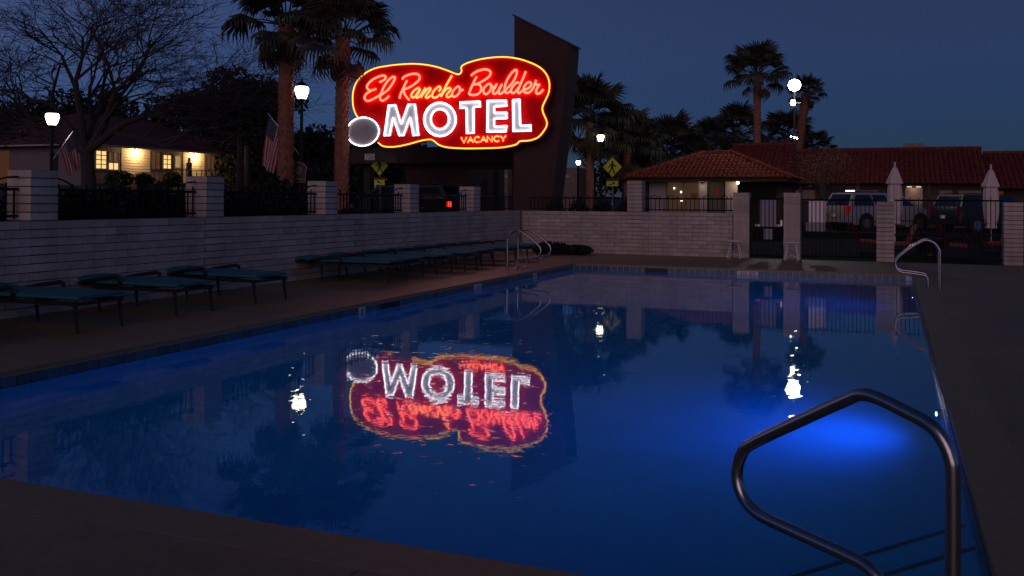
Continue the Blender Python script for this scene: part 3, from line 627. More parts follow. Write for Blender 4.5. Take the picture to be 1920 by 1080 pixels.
# ------------------------------------------------------------ the neon sign and its tower
SCRIPT = [('E', [(-2.476, 0.923), (-2.388, 0.951), (-2.292, 0.999), (-2.249, 1.061), (-2.271, 1.111), (-2.36, 1.131), (-2.522, 1.099), (-2.729, 1.018), (-2.878, 0.907), (-2.944, 0.819), (-2.936, 0.741), (-2.875, 0.68), (-2.786, 0.667), (-2.682, 0.685), (-2.608, 0.708)]), ('E', [(-2.756, 0.666), (-2.86, 0.621), (-2.979, 0.547), (-3.035, 0.458), (-3.015, 0.38), (-2.947, 0.332), (-2.842, 0.335), (-2.709, 0.382), (-2.575, 0.442), (-2.443, 0.514)]), ('l', [(-2.443, 0.514), (-2.385, 0.615), (-2.327, 0.742), (-2.239, 0.868), (-2.123, 0.991), (-2.006, 1.066), (-1.926, 1.066), (-1.911, 1.014), (-1.954, 0.92), (-2.048, 0.782), (-2.179, 0.646), (-2.31, 0.561), (-2.428, 0.488), (-2.457, 0.412), (-2.426, 0.339), (-2.352, 0.315), (-2.264, 0.347), (-2.176, 0.408), (-2.118, 0.466)]), ('R', [(-1.634, 0.977), (-1.584, 1.045), (-1.44, 1.102), (-1.268, 1.135), (-1.11, 1.125), (-1.017, 1.064), (-1.009, 0.956), (-1.094, 0.871), (-1.236, 0.775), (-1.379, 0.704), (-1.545, 0.653), (-1.573, 0.584), (-1.536, 0.481), (-1.463, 0.389), (-1.376, 0.303)]), ('R', [(-1.46, 0.937), (-1.524, 0.825), (-1.595, 0.687), (-1.681, 0.524), (-1.738, 0.36)]), ('a', [(-1.006, 0.638), (-1.042, 0.678), (-1.106, 0.655), (-1.22, 0.583), (-1.291, 0.484), (-1.297, 0.408), (-1.232, 0.374), (-1.126, 0.434), (-1.041, 0.526), (-0.984, 0.638)]), ('a', [(-0.984, 0.638), (-1.055, 0.539), (-1.133, 0.44), (-1.118, 0.37), (-1.054, 0.374), (-0.954, 0.446), (-0.87, 0.557), (-0.793, 0.668)]), ('n', [(-0.793, 0.668), (-0.87, 0.532), (-0.946, 0.357)]), ('n', [(-0.905, 0.444), (-0.799, 0.554), (-0.686, 0.645), (-0.616, 0.648), (-0.643, 0.561), (-0.755, 0.439), (-0.776, 0.364), (-0.698, 0.355), (-0.6, 0.421)]), ('c', [(-0.319, 0.548), (-0.257, 0.596), (-0.264, 0.666), (-0.32, 0.687), (-0.418, 0.628), (-0.509, 0.537), (-0.55, 0.444), (-0.529, 0.361), (-0.458, 0.34), (-0.36, 0.374), (-0.249, 0.464)]), ('h', [(0.144, 1.018), (0.027, 0.848), (-0.083, 0.665), (-0.179, 0.493), (-0.241, 0.363)]), ('h', [(-0.22, 0.4), (-0.137, 0.516), (-0.013, 0.618), (0.077, 0.627), (0.092, 0.564), (-0.011, 0.449), (-0.046, 0.375), (0.017, 0.338), (0.1, 0.37), (0.169, 0.43)]), ('o', [(0.43, 0.569), (0.409, 0.639), (0.354, 0.666), (0.251, 0.601), (0.168, 0.498), (0.148, 0.405), (0.204, 0.347), (0.308, 0.372), (0.39, 0.453), (0.43, 0.532), (0.437, 0.581)]), ('o', [(0.409, 0.583), (0.465, 0.531), (0.533, 0.565)]), ('B', [(0.81, 0.982), (0.884, 1.047), (1.033, 1.118), (1.208, 1.155), (1.356, 1.148), (1.457, 1.088), (1.467, 1.002), (1.398, 0.912), (1.264, 0.826), (1.13, 0.764), (1.022, 0.719), (0.86, 0.695)]), ('B', [(1.029, 0.715), (1.117, 0.672), (1.158, 0.584), (1.132, 0.474), (1.038, 0.397), (0.903, 0.377), (0.787, 0.394), (0.739, 0.427)]), ('B', [(1.0, 0.949), (0.927, 0.828), (0.846, 0.671), (0.779, 0.525), (0.732, 0.409)]), ('o', [(1.487, 0.644), (1.467, 0.694), (1.4, 0.703), (1.293, 0.628), (1.233, 0.532), (1.247, 0.432), (1.315, 0.387), (1.402, 0.427), (1.475, 0.522), (1.507, 0.631), (1.487, 0.681)]), ('o', [(1.487, 0.644), (1.534, 0.587), (1.594, 0.591)]), ('u', [(1.594, 0.591), (1.68, 0.686), (1.614, 0.566), (1.555, 0.47), (1.576, 0.395), (1.642, 0.393), (1.722, 0.463), (1.787, 0.571), (1.859, 0.678)]), ('u', [(1.859, 0.678), (1.801, 0.57), (1.748, 0.45), (1.769, 0.382), (1.842, 0.392), (1.934, 0.467)]), ('l', [(1.934, 0.467), (1.953, 0.589), (1.991, 0.721), (2.069, 0.864), (2.18, 1.006), (2.285, 1.088), (2.344, 1.071), (2.34, 0.962), (2.273, 0.807), (2.156, 0.654), (2.026, 0.537), (1.96, 0.466), (1.987, 0.407), (2.066, 0.404), (2.158, 0.471)]), ('d', [(2.418, 0.685), (2.366, 0.712), (2.301, 0.672), (2.222, 0.59), (2.164, 0.495), (2.184, 0.403), (2.25, 0.388), (2.328, 0.452), (2.419, 0.558)]), ('d', [(2.643, 1.033), (2.573, 0.866), (2.49, 0.688), (2.419, 0.534), (2.381, 0.426), (2.42, 0.376), (2.498, 0.421), (2.576, 0.485)]), ('e', [(2.576, 0.485), (2.692, 0.498), (2.795, 0.567), (2.827, 0.644), (2.775, 0.7), (2.678, 0.668), (2.601, 0.581), (2.573, 0.479), (2.609, 0.395), (2.719, 0.377), (2.822, 0.433), (2.911, 0.562), (2.981, 0.752)]), ('r', [(2.981, 0.752), (2.956, 0.645), (3.027, 0.606), (3.097, 0.621)]), ('r', [(3.097, 0.621), (3.021, 0.51), (2.977, 0.403), (3.022, 0.337), (3.112, 0.356), (3.169, 0.408), (3.217, 0.46)])]
BORDER = [(-2.524, -1.05), (-2.342, -1.166), (-2.059, -1.198), (-1.752, -1.18), (-1.348, -1.107), (-0.948, -1.016), (-0.651, -0.982), (-0.502, -1.02), (-0.329, -1.146), (-0.108, -1.225), (0.184, -1.264), (0.665, -1.289), (1.281, -1.29), (1.842, -1.277), (2.256, -1.215), (2.384, -1.158), (2.429, -1.108), (2.507, -1.088), (2.756, -1.08), (3.026, -1.001), (3.204, -0.837), (3.328, -0.63), (3.309, -0.462), (3.21, -0.249), (3.186, -0.08), (3.266, 0.106), (3.376, 0.333), (3.41, 0.583), (3.35, 0.837), (3.192, 1.055), (2.944, 1.222), (2.604, 1.366), (2.284, 1.459), (1.915, 1.513), (1.496, 1.518), (1.072, 1.479), (0.692, 1.399), (0.501, 1.321), (0.454, 1.25), (0.469, 1.14), (0.397, 1.056), (0.262, 1.071), (-0.079, 1.209), (-0.472, 1.338), (-0.869, 1.42), (-1.27, 1.462), (-1.776, 1.465), (-2.237, 1.438), (-2.651, 1.386), (-3.015, 1.248), (-3.303, 1.033), (-3.449, 0.773), (-3.5, 0.501), (-3.48, 0.179), (-3.399, -0.052), (-3.291, -0.215)]
BALL = [(-3.049, -0.686), (-2.429, -0.7), (-3.054, -0.217)]
MOTEL = [('M', [(-2.123, 0.165), (-1.849, 0.165), (-1.647, -0.445), (-1.403, 0.17), (-1.134, 0.17), (-0.997, -0.861), (-1.211, -0.866), (-1.324, -0.282), (-1.546, -0.859), (-1.72, -0.856), (-1.943, -0.264), (-2.048, -0.845), (-2.279, -0.854)]), ('T', [(0.433, 0.174), (1.148, 0.177), (1.159, -0.017), (0.926, -0.019), (0.942, -0.835), (0.677, -0.839), (0.651, -0.038), (0.435, -0.041)]), ('E', [(1.37, 0.188), (2.028, 0.183), (2.049, -0.018), (1.622, -0.032), (1.633, -0.189), (2.05, -0.192), (2.048, -0.402), (1.625, -0.409), (1.636, -0.611), (2.053, -0.603), (2.035, -0.804), (1.367, -0.808)]), ('L', [(2.225, 0.186), (2.48, 0.195), (2.505, -0.605), (2.845, -0.596), (2.856, -0.804), (2.242, -0.808)])]
RING = [[(0.313, -0.374), (0.302, -0.269), (0.269, -0.168), (0.217, -0.075), (0.147, 0.009), (0.061, 0.078), (-0.037, 0.13), (-0.143, 0.164), (-0.253, 0.179), (-0.364, 0.172), (-0.471, 0.145), (-0.569, 0.098), (-0.655, 0.034), (-0.725, -0.045), (-0.778, -0.137), (-0.81, -0.238), (-0.82, -0.343), (-0.808, -0.449), (-0.774, -0.551), (-0.72, -0.646), (-0.649, -0.729), (-0.561, -0.798), (-0.462, -0.85), (-0.355, -0.882), (-0.245, -0.895), (-0.134, -0.887), (-0.029, -0.859), (0.068, -0.811), (0.153, -0.747), (0.222, -0.667), (0.273, -0.576), (0.304, -0.477)], [(0.06, -0.357), (0.049, -0.277), (0.017, -0.201), (-0.033, -0.136), (-0.098, -0.084), (-0.174, -0.051), (-0.256, -0.038), (-0.337, -0.046), (-0.413, -0.075), (-0.478, -0.122), (-0.528, -0.185), (-0.559, -0.26), (-0.569, -0.34), (-0.558, -0.421), (-0.526, -0.497), (-0.475, -0.563), (-0.409, -0.614), (-0.332, -0.647), (-0.251, -0.66), (-0.169, -0.651), (-0.094, -0.622), (-0.03, -0.574), (0.02, -0.511), (0.05, -0.437)]]
VACANCY = [('V', [(0.473, -0.937), (0.571, -1.113), (0.666, -0.935)]), ('A', [(0.7, -1.111), (0.795, -0.933), (0.892, -1.107)]), ('A', [(0.74, -1.043), (0.851, -1.041)]), ('C', [(1.103, -0.954), (1.031, -0.929), (0.959, -0.957), (0.923, -1.019), (0.96, -1.08), (1.032, -1.105), (1.104, -1.077)]), ('A', [(1.147, -1.103), (1.241, -0.926), (1.338, -1.1)]), ('A', [(1.187, -1.036), (1.297, -1.034)]), ('N', [(1.369, -1.099), (1.368, -0.924), (1.535, -1.097), (1.534, -0.922)]), ('C', [(1.765, -0.945), (1.694, -0.919), (1.624, -0.947), (1.589, -1.008), (1.625, -1.069), (1.696, -1.094), (1.766, -1.066)]), ('Y', [(1.808, -0.918), (1.902, -1.012), (1.995, -0.915)]), ('Y', [(1.902, -1.012), (1.903, -1.09)])]

SX, SY, SZ = -13.0, 26.4, 4.4
sg = thing("neon_sign", "big red cloud shaped neon motel sign with script and white block letters", "neon sign", (SX, SY, SZ))
fn = lambda u, v, d: (SX+u, SY+d, SZ+v)
bd = [Vector((p[0], p[1], 0)) for p in BORDER]; cc = Vector((BALL[0][0], BALL[0][1], 0))
sm = catmull([(p.x, p.y, 0) for p in bd], 4)
out = []
for i in range(len(sm)):
    tng = (sm[min(i+1, len(sm)-1)]-sm[max(0, i-1)]).normalized(); nrm = Vector((tng.y, -tng.x, 0)); out.append(sm[i]+nrm*0.035)
poly = [(p.x, p.y) for p in out] + [(cc.x+.1, cc.y)]
MB().prism(poly, 0.0, 0.24, fn).build("sign_box", M_sred, sg)
nb = MB().tube([(SX+p.x, SY-0.055, SZ+p.y) for p in sm], 0.021, 8); nb.build("border_tube", M_nyel, sg, smooth=True)
for ch, st in SCRIPT:
    o = MB().tube([(SX+p[0], SY-0.07, SZ+p[1]) for p in catmull([(a, b_, 0) for a, b_ in st], 3)], 0.034, 8).build("script_tube", M_namb if ch in "anch" else M_nred, sg, smooth=True)
for ch, st in VACANCY:
    MB().tube([(SX+a, SY-0.06, SZ+b_) for a, b_ in st], 0.023, 6).build("vacancy_tube", M_namb, sg)
def off_poly(pl, d):
    n = len(pl); o = []; A = sum(pl[i][0]*pl[(i+1)%n][1]-pl[(i+1)%n][0]*pl[i][1] for i in range(n)); s = 1 if A > 0 else -1
    for i in range(n):
        p, q, r = Vector(pl[i-1]), Vector(pl[i]), Vector(pl[(i+1)%n]); e1 = (q-p).normalized(); e2 = (r-q).normalized()
        n1 = Vector((e1.y, -e1.x))*s; n2 = Vector((e2.y, -e2.x))*s; m_ = (n1+n2); m_ = m_/max(0.5, m_.length_squared/2) if m_.length > .01 else n1
        v = q + m_*d; o.append((v.x, v.y))
    return o
for ch, pl in MOTEL:
    f = MB().prism(pl, -0.085, -0.002, fn).build("letter_%s" % ch.lower(), M_sface, sg)
    tp = off_poly(pl, -0.012); tp = tp + [tp[0], tp[1]]
    MB().tube([(SX+a, SY-0.115, SZ+b_) for a, b_ in tp], 0.019, 6).build("letter_tube", M_nwht, f)
f = MB().prism(RING[0], -0.085, -0.002, fn, holes=[RING[1]]).build("letter_o", M_sface, sg)
for rg in RING: MB().tube([(SX+a, SY-0.115, SZ+b_) for a, b_ in rg+rg[:2]], 0.019, 6).build("letter_tube", M_nwht, f)
rx = abs(BALL[1][0]-BALL[0][0]); rz = abs(BALL[2][1]-BALL[0][1])
ell = [(cc.x+rx*math.cos(2*PI*k/40), cc.y+rz*math.sin(2*PI*k/40)) for k in range(40)]
dk = MB().prism(ell, -0.12, 0.12, fn).build("disc", M_sgrey, sg)
MB().tube([(SX+a*0.985+cc.x*0.015, SY-0.15, SZ+b_) for a, b_ in ell+ell[:2]], 0.017, 6).build("disc_tube", M_nwht, dk)
# faint lettering on the grey disc
text_obj("GOLF", "disc_print", mat("disc_print_paint", (0.38, 0.36, 0.40), 0.7), dk, (SX+cc.x, SY-0.125, SZ+cc.y-.02), (PI/2, 0, 0), 0.26, 0.001) if False else None
# tower that carries it
tw = thing("pylon_tower", "tall brown tapering pylon tower behind the neon sign", "tower", (-10.2, 27.3, 0))
pf = lambda u, v, d: (u, d, v)
MB().prism([(-10.95, 0), (-9.85, 0), (-9.21, 5.34), (-9.15, 6.28), (-10.95, 7.24)], 26.84, 27.85, pf).build("tower_body", M_brown, tw)
cap = MB(); cap.add([(-11.0, 26.80, 7.27), (-9.11, 26.80, 6.26), (-9.11, 27.89, 6.26), (-11.0, 27.89, 7.27), (-11.0, 26.80, 7.33), (-9.11, 26.80, 6.32), (-9.11, 27.89, 6.32), (-11.0, 27.89, 7.33)], [(0,1,2,3),(4,5,6,7),(0,1,5,4),(1,2,6,5),(2,3,7,6),(3,0,4,7)])
cap.build("coping_cap", M_wood, tw)
MB().box(-14.6, -10.96, 26.84, 27.1, 4.0, 4.3).build("sign_bracket", M_wood, tw); MB().box(-14.6, -10.96, 26.84, 27.1, 5.0, 5.3).build("sign_bracket", M_wood, tw)
pl_ = thing("number_plate", "small white street number plate hanging below the grey sign disc", "sign", (-15.87, 26.4, 2.89))
MB().box(-16.05, -15.69, 26.40, 26.42, 2.79, 2.99).build("plate", mat("plate_white", (0.45, 0.42, 0.43), 0.6), pl_)
text_obj("725", "digits", M_blk, pl_, (-15.87, 26.395, 2.89), (PI/2, 0, 0), 0.20, 0.002)
for x in (-16.0, -15.74): MB().tube([(x, 26.41, 2.99), (x, 26.41, 3.22)], 0.008, 4).build("hanger", M_iron, pl_)
# brown building with an open drive-through
bb = thing("brown_building", "long low dark brown building with an open carport behind the neon sign", "building", (-15, 33, 0))
MB().box(-17.07, -14.67, 31, 35, 0, 2.84).build("wall", M_brown, bb); MB().box(-12.7, -11.15, 31, 31.5, 0, 2.84).build("wall", M_brown, bb)
MB().box(-19.3, -11.3, 30.6, 31.8, 2.85, 3.45).build("roof", M_brown, bb)
MB().box(-14.66, -12.71, 31.0, 31.25, 2.62, 2.84).build("lintel", M_wood, bb)
for x in (-14.2, -13.3): MB().box(x-.12, x+.12, 34.5, 34.75, 0, 2.84).build("column", M_tan, bb)
MB().box(-18.9, -18.6, 31, 31.3, 0, 2.84).build("column", M_wood, bb)
fb = thing("pale_shopfront", "pale shopfront with a lit sign band seen through the carport", "building", (-19, 56, 0))
MB().box(-25.5, -18.5, 56, 60, 0, 3.6).build("wall", M_tan, fb); MB().box(-25.0, -19.0, 55.9, 55.99, 2.95, 3.12).build("sign_band", lit("green_band", (0.5, 0.75, 0.45), 0.05), fb)
for x in (-24.0, -22.3, -20.6): MB().box(x-.5, x+.5, 55.9, 55.99, 0.6, 2.6).build("window", lit("shop_window", (0.8, 0.6, 0.7), 0.035), fb)

# ------------------------------------------------------------ street lamps
def street_lamp(x, y, zc, lab, r=0.21, z0=0.0):
    t = thing("street_lamp", lab, "street lamp", (x, y, z0), "acorn street lamps")
    MB().lathe([(0.16, 0), (0.16, .12), (0.11, .25), (0.085, .5), (0.06, .6), (0.05, zc-z0-r*1.5), (0.085, zc-z0-r*1.45), (0.11, zc-z0-r*1.05)], (x, y, z0), 12).build("pole", M_iron, t, smooth=True)
    MB().lathe([(r*.58, -r*1.02), (r*.80, -r*.55), (r*1.0, r*.15), (r*.99, r*.50), (r*.86, r*.72)], (x, y, zc), 20).build("globe", M_globe, t, smooth=True)
    MB().lathe([(r*.90, r*.73), (r*.72, r*1.05), (r*.40, r*1.35), (r*.16, r*1.5), (r*.10, r*1.85), (r*.02, r*2.1)], (x, y, zc), 16).build("cap", M_iron, t, smooth=True)
    return t
street_lamp(-18.61, 26.5, 5.15, "glowing acorn street lamp between the two large palms", 0.23)
street_lamp(-24.5, 21.56, 3.99, "glowing acorn street lamp at the far left in front of the house", 0.20)
street_lamp(-13.32, 44.0, 4.61, "small glowing street lamp right of the tower above the crosswalk sign", 0.17)
street_lamp(-14.14, 43.0, 3.35, "smallest glowing street lamp low down beside the tower", 0.11)
fl = thing("flood_lamp_pole", "tall pole with a dazzling white flood lamp above the motel roofs", "lamp", (-4.33, 46.07, 0))
MB().tube([(-4.33, 46.07, 0), (-4.33, 46.07, 7.0)], [0.07, 0.045], 8).build("pole", M_frame, fl)
MB().lathe([(0.05,-.27), (.22,-.2), (.29,0), (.22,.2), (.05,.27)], (-4.33, 46.0, 7.07), 16).build("upper_lamp", M_flood, fl, smooth=True)
MB().box(-4.47, -4.30, 45.90, 46.0, 6.10, 6.36).build("lower_lamp", M_globe, fl)
MB().tube([(-4.6, 46.07, 6.22), (-4.05, 46.07, 6.22)], 0.02, 5).build("crossarm", M_rim, fl)
for k, (dx, dz) in enumerate(((-.14, .04), (0, 0), (.13, -.04))): MB().lathe([(0.005,-.035),(.035,0),(.005,.035)], (-4.33+dx, 45.97, 4.57+dz), 8).build("small_lamp", M_flood, fl)
MB().tube([(-4.5, 46.0, 4.6), (-4.15, 46.0, 4.5)], 0.015, 4).build("lamp_bar", M_iron, fl)

l = bpy.data.lights.new("flood_bulb", 'POINT'); l.energy = 200; l.color = (1.0, 0.86, 0.66); l.shadow_soft_size = 0.3; o = bpy.data.objects.new("flood_bulb", l); COL.objects.link(o); o.parent = fl; o.location = (0, -0.45, 7.07)
# ------------------------------------------------------------ flags on the lamp posts, plaque
M_fl = {k: mat("flag_"+k, c, 0.85) for k, c in dict(red=(0.30, 0.015, 0.02), white=(0.34, 0.31, 0.29), blue=(0.012, 0.016, 0.06)).items()}
def flag(root, tip, lab, drop=1.75, hoist=0.95, side=(0,-1,0)):
    root = Vector(root); tip = Vector(tip); t = thing("flag", lab, "flag", tuple(root), "flags on the lamp posts")
    MB().tube([root, tip], 0.018, 6).build("staff", M_rim, t); MB().lathe([(0.005,-.03),(.03,0),(.005,.03)], tuple(tip), 8).build("finial", M_chrome, t)
    ax = (root-tip).normalized(); top = tip+ax*0.06; H = 26; W = 24
    lat = Vector((ax.x, ax.y, 0))
    def P(u, v):   # u along staff (hoist), v down the fly
        s = top + ax*hoist*u*(1-0.55*v); pull = -lat.normalized()*0.28*v*(1-u*.6)
        fold = math.sin(u*9+v*3)*0.07*v
        return s + Vector((0,0,-1))*drop*v*(1-0.25*u*0) + pull + Vector(side)*fold
    bands = {}
    for k in ("red", "white", "blue"): bands[k] = MB()
    star = MB()
    for i in range(W if False else 26):
        u0, u1 = i/26, (i+1)/26; stripe = int(u0*13)
        for j in range(20):
            v0, v1 = j/20, (j+1)/20; key = "blue" if (u0 < 7/13-.001 and v0 < 0.40) else ("red" if stripe % 2 == 0 else "white")
            bands[key].quad(P(u0, v0), P(u1, v0), P(u1, v1), P(u0, v1))
    for a in range(9):
        for b_ in range(11):
            if (a+b_) % 2 == 0:
                p = P((a+1)/10*7/13, (b_+1)/12*0.40) + Vector(side)*0.012; e = 0.016
                star.add([p+Vector((0,0,e*1.3)), p+ax*e, p-Vector((0,0,e*1.3)), p-ax*e], [(0,1,2,3)])
    bands["red"].build("red_stripes", M_fl["red"], t, fix=False); bands["white"].build("white_stripes", M_fl["white"], t, fix=False)
    c = bands["blue"].build("canton", M_fl["blue"], t, fix=False); star.build("stars", M_fl["white"], c, kind="stuff", fix=False)
flag((-18.66, 26.5, 2.97), (-19.99, 26.5, 4.46), "striped flag with starry corner hanging left of the tall palm trunk", side=(0,-1,0))
flag((-24.45, 21.56, 2.70), (-24.3, 22.18, 3.62), "striped flag hanging right of the far left street lamp", drop=1.15, hoist=0.65, side=(1,-.3,0))
pq = thing("hanging_plaque", "dark shield shaped plaque with pale outline hanging from the lamp post", "sign", (-18.62, 26.4, 2.4))
M_pq = mat("plaque_dark", (0.05, 0.04, 0.035), 0.6); M_pqp = mat("plaque_pale", (0.24, 0.21, 0.19), 0.6)
sh = [(-.26,-.36),(.26,-.36),(.28,-.05),(.34,.12),(.22,.24),(.10,.30),(0,.33),(-.10,.30),(-.22,.24),(-.34,.12),(-.28,-.05)]
MB().prism(sh, 26.38, 26.42, at_xz(-18.62, 2.42)).build("panel", M_pq, pq)
MB().tube([(-18.62+a, 26.375, 2.42+b_) for a, b_ in sh+sh[:2]], 0.016, 5).build("rim", M_pqp, pq)
MB().tube([(-18.62+.13*math.cos(k*PI/8), 26.37, 2.46+.11*math.sin(k*PI/8)) for k in range(17)], 0.014, 5).build("emblem_ring", M_pqp, pq)
for a in (-.06, .0, .06): MB().box(-18.62+a-.012, -18.62+a+.012, 26.368, 26.379, 2.39, 2.53).build("emblem_bar", M_pqp, pq)
MB().box(-18.82, -18.42, 26.368, 26.379, 2.16, 2.19).build("text_bar", M_pqp, pq); MB().tube([(-18.61, 26.45, 2.75), (-18.61, 26.4, 2.75)], 0.012, 5).build("bracket", M_iron, pq)

# ------------------------------------------------------------ crosswalk signs
def cross_sign(x, y, zc, h, lab, solar=True, flip=False, z_low=0.0):
    t = thing("crosswalk_sign", lab, "road sign", (x, y, z_low), "yellow pedestrian crossing signs")
    MB().tube([(x, y+.03, z_low), (x, y+.03, zc+h*1.1)], 0.03, 6).build("post", M_rim, t)
    MB().prism([(-h,0),(0,-h),(h,0),(0,h)], y-.012, y-.006, at_xz(x, zc)).build("sign_border", M_blk, t)
    sp = MB().prism([(-h*.94,0),(0,-h*.94),(h*.94,0),(0,h*.94)], y-.018, y-.013, at_xz(x, zc)).build("sign_panel", M_yelsign, t)
    s = h/0.42; f = -1 if flip else 1; pz = lambda pts: [(f*a*s, b_*s) for a, b_ in pts]
    pg = MB(); yy = (y-.024, y-.019)
    pg.prism(pz([(.045*math.cos(k*PI/4), .20+.045*math.sin(k*PI/4)) for k in range(8)]), *yy, at_xz(x, zc))
    for pts in ([(-.05,.145),(.045,.145),(.04,-.02),(-.045,-.02)], [(-.045,-.02),(.01,-.02),(-.05,-.15),(-.12,-.26),(-.165,-.25),(-.10,-.14)], [(-.01,-.02),(.04,-.02),(.07,-.14),(.13,-.25),(.085,-.27),(.02,-.15)], [(-.045,.14),(-.13,.04),(-.16,-.02),(-.125,-.035),(-.095,.02),(-.04,.08)], [(.04,.14),(.12,.06),(.16,.02),(.135,-.01),(.09,.025),(.035,.08)]):
        pg.prism(pz(pts), *yy, at_xz(x, zc))
    pg.build("pedestrian_symbol", M_blk, sp)
    MB().box(x-h*.62, x+h*.62, y-.05, y-.01, zc-h*1.28, zc-h*1.10).build("beacon_bar", mat("beacon_housing", (0.16, 0.05, 0.02), 0.5), t)
    pp = MB().box(x-h*.58, x+h*.58, y-.018, y-.012, zc-h*1.82, zc-h*1.32).build("arrow_panel", M_yelsign, t)
    MB().prism([(-f*h*.30,-h*.16),(f*h*.02,-h*.04),(f*h*.10,-h*.10),(f*h*.34,h*.16),(f*h*.0,h*.10),(f*h*.06,h*.04),(-f*h*.34,-h*.08)], y-.024, y-.019, at_xz(x, zc-h*1.57)).build("arrow", M_blk, pp)
    if solar:
        MB().add([(x-h*.42, y-.1, zc+h*1.55), (x+h*.30, y-.1, zc+h*1.62), (x+h*.42, y+.2, zc+h*1.16), (x-h*.25, y+.2, zc+h*1.10)], [(0,1,2,3)]).build("solar_panel", mat("solar_grey", (0.12, 0.11, 0.13), 0.4), t, fix=False)
cross_sign(-9.82, 34, 2.78, 0.40, "yellow diamond pedestrian crossing sign with arrow plate right of the tower")
cross_sign(-16.42, 28, 2.66, 0.36, "yellow pedestrian crossing sign half covered by the dark board under the neon sign", solar=False, flip=True)
t = thing("sign_valance", "dark board hanging under the neon sign in front of the yellow crossing sign", "sign board", (-16.2, 27.0, 2.8))
MB().box(-16.9, -15.2, 27.0, 27.05, 2.74, 3.25).build("board", M_wood, t); MB().tube([(-15.6, 27.02, 3.25), (-15.6, 27.02, 3.6)], 0.02, 5).build("hanger", M_iron, t); MB().tube([(-15.6, 26.7, 3.6), (-15.6, 27.02, 3.6)], 0.02, 5).build("bracket", M_iron, t)

# ------------------------------------------------------------ left house on its rise
tr_ = MB(); tr_.quad((-24, -40, -0.04), (-24, 140, -0.04), (-40, 140, 2.15), (-40, -40, 2.15)); tr_.quad((-40, -40, 2.15), (-40, 140, 2.15), (-120, 140, 2.6), (-120, -40, 2.6))
struct(tr_.build("lawn", M_grass, fix=False))
rd = MB().quad((-23.5, -60, -0.03), (-12.6, -60, -0.03), (-12.6, 200, -0.03), (-23.5, 200, -0.03)); struct(rd.build("street", M_asph, fix=False))
pk = MB().box(-60, 60, 41.5, 52.98, -0.04, 0.22); struct(pk.build("parking_lot", M_asph))
cyd = MB().quad((-9.5, 25.33, -0.03), (20, 25.33, -0.03), (20, 41.4, -0.03), (-9.5, 41.4, -0.03)); struct(cyd.build("courtyard", M_soil, fix=False))
HX = -45.0; HB = 2.35; HT = 4.75
hs_ = thing("lit_house", "single storey house with dark red roof, lit porch and glowing windows", "house", (-50, 48, HB))
M_hwall = mat("house_wall", (0.17, 0.145, 0.14), 0.85, var=0.1, vscale=2)
MB().box(-52.5, HX, 42.0, 56.5, HB-.5, HT).build("wall", M_hwall, hs_)
# siding boards on the two lit wall bays
def siding(y0, y1, z0, z1):
    k = 0; z = z0
    while z < z1-.02: MB().add([(HX+.012, y0, z), (HX+.045, y0, z), (HX+.018, y0, min(z1, z+.17)), (HX+.012, y0, min(z1, z+.17)), (HX+.012, y1, z), (HX+.045, y1, z), (HX+.018, y1, min(z1, z+.17)), (HX+.012, y1, min(z1, z+.17))], [(0,1,2,3),(7,6,5,4),(0,4,5,1),(1,5,6,2),(2,6,7,3)]).build("siding_board", M_siding, hs_); z += .175
siding(44.81, 47.26, 3.02, 4.70); siding(50.32, 52.45, HB, 4.74)
MB().box(HX+.012, HX+.05, 42.0, 50.2, HB, 3.0).build("lower_wall", M_tan, hs_)
M_curt = mat("curtain_lit", (0.5, 0.4, 0.25), 0.8, emit=(1.0, 0.62, 0.25), estr=0.55)
def hwin(y0, y1, z0, z1, m, nx=2, nz=3, name="window"):
    w = MB().box(HX+.013, HX+.03, y0, y1, z0, z1).build(name, m, hs_)
    f = MB()
    for i in range(nx+1): y = y0+(y1-y0)*i/nx; f.box(HX+.031, HX+.06, y-.028, y+.028, z0-.03, z1+.03)
    f.build("frame", M_wood if m is not M_winl else M_tan, w)
    s_ = MB()
    for i in range(nz+1): z = z0+(z1-z0)*i/nz; s_.box(HX+.032, HX+.052, y0, y1, z-.025, z+.025)
    s_.build("glazing_bars", M_tan, w)
hwin(42.10, 42.45, 3.3, 4.2, M_winl, 1, 2); hwin(42.76, 43.60, 3.27, 4.38, M_winl, 2, 4); hwin(43.76, 44.56, 3.24, 3.68, M_winl, 2, 1); hwin(43.76, 44.56, 3.74, 4.32, M_wind, 2, 1)
hwin(47.34, 48.14, 3.42, 4.50, M_wind, 2, 3); hwin(48.42, 49.16, 3.46, 4.38, M_winl, 2, 3); hwin(49.38, 50.2, HB+.1, 4.46, M_wind, 1, 1, "door"); hwin(49.5, 50.08, 3.55, 4.38, M_winl, 1, 1); hwin(52.62, 53.5, 3.1, 4.50, M_wind, 2, 3)
hw = MB().box(-47.85, -47.2, 41.95, 41.99, HB, 4.2).build("door", M_blk, hs_)
MB().box(-52.5, -51.3, 41.94, 41.99, HB, 4.4).build("orange_wall_glow", lit("wall_glow_emission", (1.0, 0.30, 0.06), 0.05), hs_)  # emission stands in for orange light falling on the house wall
rf = MB(); e0, e1, f0, f1 = -56.5, -44.2, 41.3, 58.5
rf.add([(e0, f0, 4.70), (e1, f0, 4.70), (e1, f1, 4.70), (e0, f1, 4.70), (-50.2, 46.2, 7.15), (-50.2, 52.0, 7.15)], [(0,1,4),(1,2,5,4),(2,3,5),(3,0,4,5),(0,3,2,1)]); rf.build("roof", M_shingle, hs_)
for a in (((-56.5, 41.28, 4.66), (-44.18, 41.28, 4.66)), ((-44.18, 41.28, 4.66), (-44.18, 58.5, 4.66))): MB().tube(a, 0.06, 6).build("gutter", M_stucco, hs_)
lf = MB().box(-60, -52.55, 42.6, 47, 1.9, 4.4).build("wing_wall", M_hwall, hs_)
